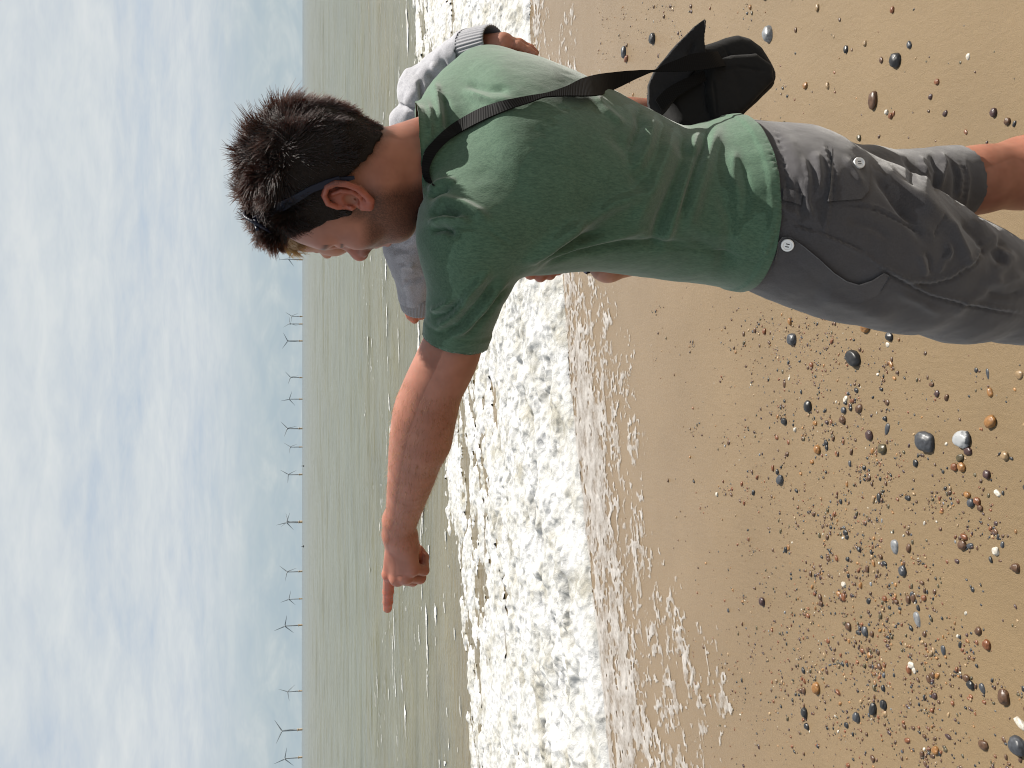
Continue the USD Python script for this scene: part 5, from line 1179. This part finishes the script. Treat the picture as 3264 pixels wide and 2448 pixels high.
# x, y in the picture, half length along y and along x in picture pixels, colour, kind, label
BIG = [
    (2726, 1140, 26, 25, 'black', 'p', 'largest round black pebble beside the left thigh'), (2955, 1405, 33, 30, 'slate', 'p', 'big smooth dark slate pebble with a small brown one against it'), (3073, 1398, 28, 28, 'pale grey', 'p', 'big grey pebble with a white blotch and dark chips beside it'),
    (3160, 1342, 19, 20, 'amber', 'p', 'round orange pebble alone on clear sand near the picture\'s right edge'), (2579, 1294, 18, 12, 'black', 'p', 'long black pebble lying on a brown clump in the shingle'), (2528, 1080, 19, 16, 'slate', 'p', 'dark grey pebble with a pale band just off the thigh'),
    (2762, 1041, 17, 16, 'amber', 'p', 'light orange pebble touching the outline of the thigh'), (2837, 1072, 13, 12, 'black', 'p', 'rounded black pebble close against the shorts'), (2830, 1096, 9, 8, 'white', 's', 'small white shell next to a black pebble close to the shorts'),
    (2691, 1306, 10, 9, 'slate', 'p', 'small dark teal pebble above a brown one'), (2740, 1301, 13, 13, 'brown', 'p', 'lumpy brown pebble beside the small dark teal one'), (2687, 1338, 12, 11, 'brown', 'p', 'smooth brown pebble with an amber one at its lower side'), (2501, 1342, 11, 10, 'black', 'p', 'squat black pebble near the sea side of the shingle'),
    (2608, 1432, 14, 10, 'amber', 'p', 'bright amber pebble next to a dark brown stone'), (2774, 1386, 15, 12, 'maroon', 'p', 'broken dark maroon pebble with white crumbs around it'), (2830, 1362, 21, 9, 'slate', 's', 'long thin grey mussel shell upright among the pebbles'),
    (2815, 1429, 16, 15, 'olive', 'p', 'rough olive pebble left of the thin grey mussel shell'), (2489, 1528, 14, 14, 'slate', 'p', 'blue grey pebble with brown crumbs on its sea side'), (2854, 1736, 25, 15, 'pale grey', 's', 'large pale grey clam shell with a pointed end'),
    (3177, 1755, 14, 11, 'white', 'p', 'oval white pebble alone near the right edge of the picture'), (3071, 1736, 15, 14, 'brown', 'p', 'dark lumpy brown pebble right of the pale clam shell'), (3068, 1487, 14, 13, 'amber', 'p', 'orange pebble at the tail of the big grey one\'s cluster'),
    (3044, 1487, 12, 11, 'rust', 'p', 'rusty orange pebble left of the orange one in the cluster'), (3088, 1437, 12, 14, 'maroon', 'p', 'flat reddish pebble directly under the big grey one'), (3063, 1458, 12, 13, 'olive', 'p', 'jagged olive pebble under the flat reddish one'),
    (3206, 1451, 14, 12, 'tan', 'p', 'flat light brown pebble beyond the big grey one\'s cluster'), (3148, 1511, 14, 11, 'maroon', 'p', 'purplish brown pebble by itself next to two paler ones'), (3097, 1601, 13, 11, 'slate', 'p', 'slate pebble in the middle of a little row of four'), (3117, 1596, 12, 11, 'rust', 'p', 'rust coloured pebble in the little row of four'), (3085, 1576, 10, 11, 'amber', 'p', 'honey coloured pebble at the upper end of the row of four'),
    (3126, 1618, 10, 9, 'brown', 'p', 'round brown pebble at the lower end of the row of four'), (3250, 1190, 16, 15, 'tan', 's', 'fan shaped tan shell at the picture\'s right edge'), (3148, 1186, 20, 6, 'slate', 's', 'narrow curved slate coloured shell sliver on bare sand'),
    (2924, 1967, 26, 12, 'pale grey', 's', 'long bluish grey shell lying alone in the bottom half'), (3205, 2220, 25, 17, 'brown', 'p', 'large glossy brown pebble near the lower right corner'), (3256, 2304, 13, 20, 'white', 'p', 'big white pebble cut by the right edge near the corner'), (3250, 2376, 30, 26, 'slate', 'p', 'largest dark stone in the lower right corner'),
    (3139, 2373, 15, 15, 'brown', 'p', 'evenly round brown pebble near the lower right corner'), (2986, 2391, 13, 12, 'amber', 'p', 'orange pebble on a pale lump near the bottom edge'), (2787, 2258, 22, 11, 'black', 'p', 'long black wet pebble among brown gravel near the bottom'), (2820, 2244, 14, 11, 'black', 'p', 'oval black pebble beside the long black one'),
    (2734, 2285, 16, 11, 'slate', 'p', 'oval slate pebble left of the long black one'), (2606, 2193, 20, 12, 'amber', 'p', 'long honey brown pebble, brightest in the lower shingle'), (2568, 2270, 16, 10, 'black', 'p', 'upper one of two black pebbles at the sea side of the lower shingle'), (2574, 2314, 10, 9, 'black', 'p', 'lower one of two black pebbles at the sea side of the lower shingle'),
    (2881, 1818, 16, 12, 'slate', 'p', 'dark flint with white and amber pebbles crowded round it'), (3150, 2054, 17, 12, 'rust', 'p', 'shiny oval rust pebble with crumbs trailing below it'), (2907, 2119, 11, 10, 'white', 'p', 'chalky white lump in the lower shingle'), (3131, 2189, 18, 10, 'slate', 's', 'blue grey triangular shell piece beside a black pebble'),
    (3097, 2181, 13, 12, 'black', 'p', 'black pebble between a brown one and the triangular shell'), (3084, 2160, 12, 11, 'brown', 'p', 'brown pebble above the black one by the triangular shell'), (3241, 1809, 15, 13, 'brown', 'p', 'dark brown pair of pebbles at the right edge, middle of the lower half'), (2947, 1905, 9, 9, 'rust', 'p', 'deep red pebble above the long bluish shell'),
    (3008, 2068, 18, 9, 'slate', 's', 'ragged slate coloured shell flake on open sand'), (2707, 1996, 13, 9, 'brown', 'p', 'dark brown pebble left of a slate chip'), (2760, 2011, 16, 9, 'slate', 'p', 'slate chip on a maroon pebble in the shingle'), (2676, 1893, 9, 8, 'amber', 'p', 'small round orange pebble beside a black one'), (2692, 1862, 9, 8, 'white', 'p', 'small round white pebble above the orange one'), (2433, 1917, 14, 9, 'maroon', 'p', 'wine coloured pebble nearest the foam in the lower half'),
    (2451, 108, 28, 15, 'pale grey', 'p', 'large bluish white oval pebble beside the bag'), (2082, 123, 17, 10, 'black', 'p', 'black flint with brown crumbs, on the sea side of the bag'), (1990, 166, 18, 7, 'slate', 'p', 'slim slate pebble leaning on a rusty one'), (1997, 188, 9, 8, 'rust', 'p', 'rusty pebble against the slim slate one'),
    (2857, 190, 22, 17, 'black', 'p', 'lumpy black flint alone on bare sand behind the man'), (2785, 318, 28, 14, 'brown', 'p', 'arrow shaped dark flint with a cream patch and crumbs'), (2697, 156, 12, 7, 'black', 'p', 'small oval black pebble between the bag and the black flint'), (2899, 142, 13, 7, 'slate', 'p', 'slate sliver above the lumpy black flint'),
    (3085, 177, 12, 8, 'white', 's', 'little cream shell on bare sand behind the man'), (3168, 357, 14, 10, 'maroon', 'p', 'dark red oval pebble behind the man\'s calf'), (3212, 385, 12, 9, 'brown', 'p', 'grey brown pebble below the dark red oval one'), (2987, 259, 9, 8, 'rust', 'p', 'brick red pebble on bare sand behind the man'), (2605, 24, 12, 6, 'tan', 'p', 'tan pebble close to the top edge of the picture'),
    (2568, 272, 10, 8, 'amber', 'p', 'orange pebble beneath the bag'), (2638, 272, 12, 6, 'tan', 'p', 'straw coloured pebble beneath the bag'), (2826, 356, 8, 6, 'white', 'p', 'small cream pebble next to a rust one'), (2840, 368, 9, 7, 'rust', 'p', 'rust pebble next to a small cream one'), (2739, 438, 10, 6, 'olive', 'p', 'dark green grey pebble just off the shorts'), (2966, 307, 9, 6, 'maroon', 'p', 'small dark red pebble by the brick red one'),
    (2844, 30, 10, 6, 'rust', 'p', 'red brown pebble close to the top edge on bare sand'), (2757, 137, 9, 6, 'tan', 'p', 'small two tone tan pebble near the small oval black one')]
for i, (x, y, ly, lx, col, kind, lab) in enumerate(BIG):
    loc = ground_hit(x, y); t = (loc - EYE) @ FWD; k = t / FPX
    dep = abs((loc - EYE)[2]) / np.linalg.norm(loc - EYE)
    a, b = ly * k, lx * k / (dep ** .5)
    if kind == 'p': tag(part('pebble', pebble(loc, a, b, min(a, b) * .72, 0.15 * ((i * 37) % 7 - 3), 300 + i, 3, .34, .36), BLOTCH if 'blotch' in lab else SM[col]), lab, 'pebble')
    else: tag(part('shell', shell(loc, a, b, min(a, b) * .6, 0.2 * ((i * 29) % 7 - 3), i), SM[col]), lab, 'shell')
# the shingle strewn round them
SP = [(2520, 1080, 110, 90, 1.0), (2640, 1180, 150, 120, 1.0), (2600, 1360, 170, 150, 1.5), (2720, 1520, 200, 160, 1.2), (2560, 1620, 170, 150, 1.3), (2760, 1760, 190, 150, 1.5), (2600, 1900, 220, 170, 1.3), (2760, 2050, 200, 170, 2.2), (2560, 2200, 200, 160, 1.4), (2800, 2320, 220, 150, 2.2), (3060, 1560, 130, 180, .5), (3080, 2250, 130, 200, .5), (2380, 2050, 110, 200, .6), (2330, 1150, 120, 120, .5),
      (1965, 120, 90, 110, .75), (2110, 110, 80, 110, .55), (2330, 60, 120, 80, .18), (2440, 300, 80, 60, .30), (2020, 1050, 160, 180, .28), (2900, 300, 260, 200, .10)]
wts = np.array([a[4] for a in SP]); wts = wts / wts.sum()
pal_k = ['brown', 'rust', 'amber', 'black', 'slate', 'olive', 'maroon', 'tan', 'white', 'pale grey']; pal_p = [.35, .13, .09, .16, .035, .10, .06, .05, .017, .008]
cand = []
r2 = np.random.default_rng(5)
clus = [(*r2.normal([SP[i][0], SP[i][1]], [SP[i][2], SP[i][3]]), r2.uniform(8, 30)) for i in r2.choice(len(SP), 260, p=wts)]
while len(cand) < 6600:
    u = r2.random()
    if u < .48: i = r2.choice(len(SP), p=wts); x, y = r2.normal(SP[i][0], SP[i][2]), r2.normal(SP[i][1], SP[i][3])
    elif u < .93: c_ = clus[r2.integers(len(clus))]; x, y = r2.normal(c_[0], c_[2] * .8), r2.normal(c_[1], c_[2] * 1.1)
    else: x, y = r2.uniform(1930, 3290), r2.uniform(-40, 2490)
    if not (1900 < x < 3330 and -60 < y < 2510): continue
    if x < 2060 + .09 * (y - 900) and y > 900 and r2.random() < .9: continue
    if any((x - a[0]) ** 2 + (y - a[1]) ** 2 < (max(a[2], a[3]) * 1.05) ** 2 for a in BIG): continue
    cand.append((x, y, min(float(np.exp(r2.normal(math.log(.0027), .52))), .0105)))
order = np.argsort([-c[2] / math.hypot(1, 1) for c in cand])
groups = {'brown': 'small brown pebbles strewn over the sand'}
ms, cs = [], []
locs = ground_hits([c[0] for c in cand], [c[1] for c in cand])
NI = 300 - len(BIG)
for j, i in enumerate(order):
    x, y, r = cand[i]; loc = locs[i] - V(0, 0, .0005)
    col = pal_k[r2.choice(len(pal_k), p=pal_p)]
    a, b, h = r * r2.uniform(1.0, 1.45), r * r2.uniform(.75, 1.0), r * r2.uniform(.55, .8)
    if j < NI:
        k = min(range(len(BIG)), key=lambda q: (BIG[q][0] - x) ** 2 + (BIG[q][1] - y) ** 2); lb = BIG[k][6]; w_ = lb.split()
        if len(w_) > 9:
            cut = [q for q, t_ in enumerate(w_) if t_ in ('beside', 'with', 'near', 'next', 'alone', 'of', 'at', 'on', 'among', 'by', 'lying', 'close', 'between', 'under', 'beyond', 'above', 'left', 'right') and q >= 2]; w_ = w_[:cut[0]] if cut and cut[0] <= 9 else w_[:9]
        dx_, dy_ = x - BIG[k][0], y - BIG[k][1]
        way = ('right of' if dx_ > 0 else 'left of') if abs(dx_) > abs(dy_) else ('below' if dy_ > 0 else 'above')
        lab_ = f"small {col} pebble {way} the {' '.join(w_)}"
        tag(part('small_pebble', pebble(loc, a, b, h, r2.uniform(0, 6.3), 1000 + j, 2, .40), SM[col]), lab_, 'pebble', f'small {col} pebbles strewn over the sand')
    else:
        m = pebble(loc, a, b, h, r2.uniform(0, 6.3), 1000 + j % 400, 1, .40); ms.append(m)
        cs.append(np.tile(np.array(PAL[col]) * r2.uniform(.7, 1.35), (len(m.vertices), 1)))
part('fine_shingle', join(ms), mixed, smooth=True, color=np.vstack(cs), kind='stuff', label='fine brown and black shingle strewn over the wet sand')
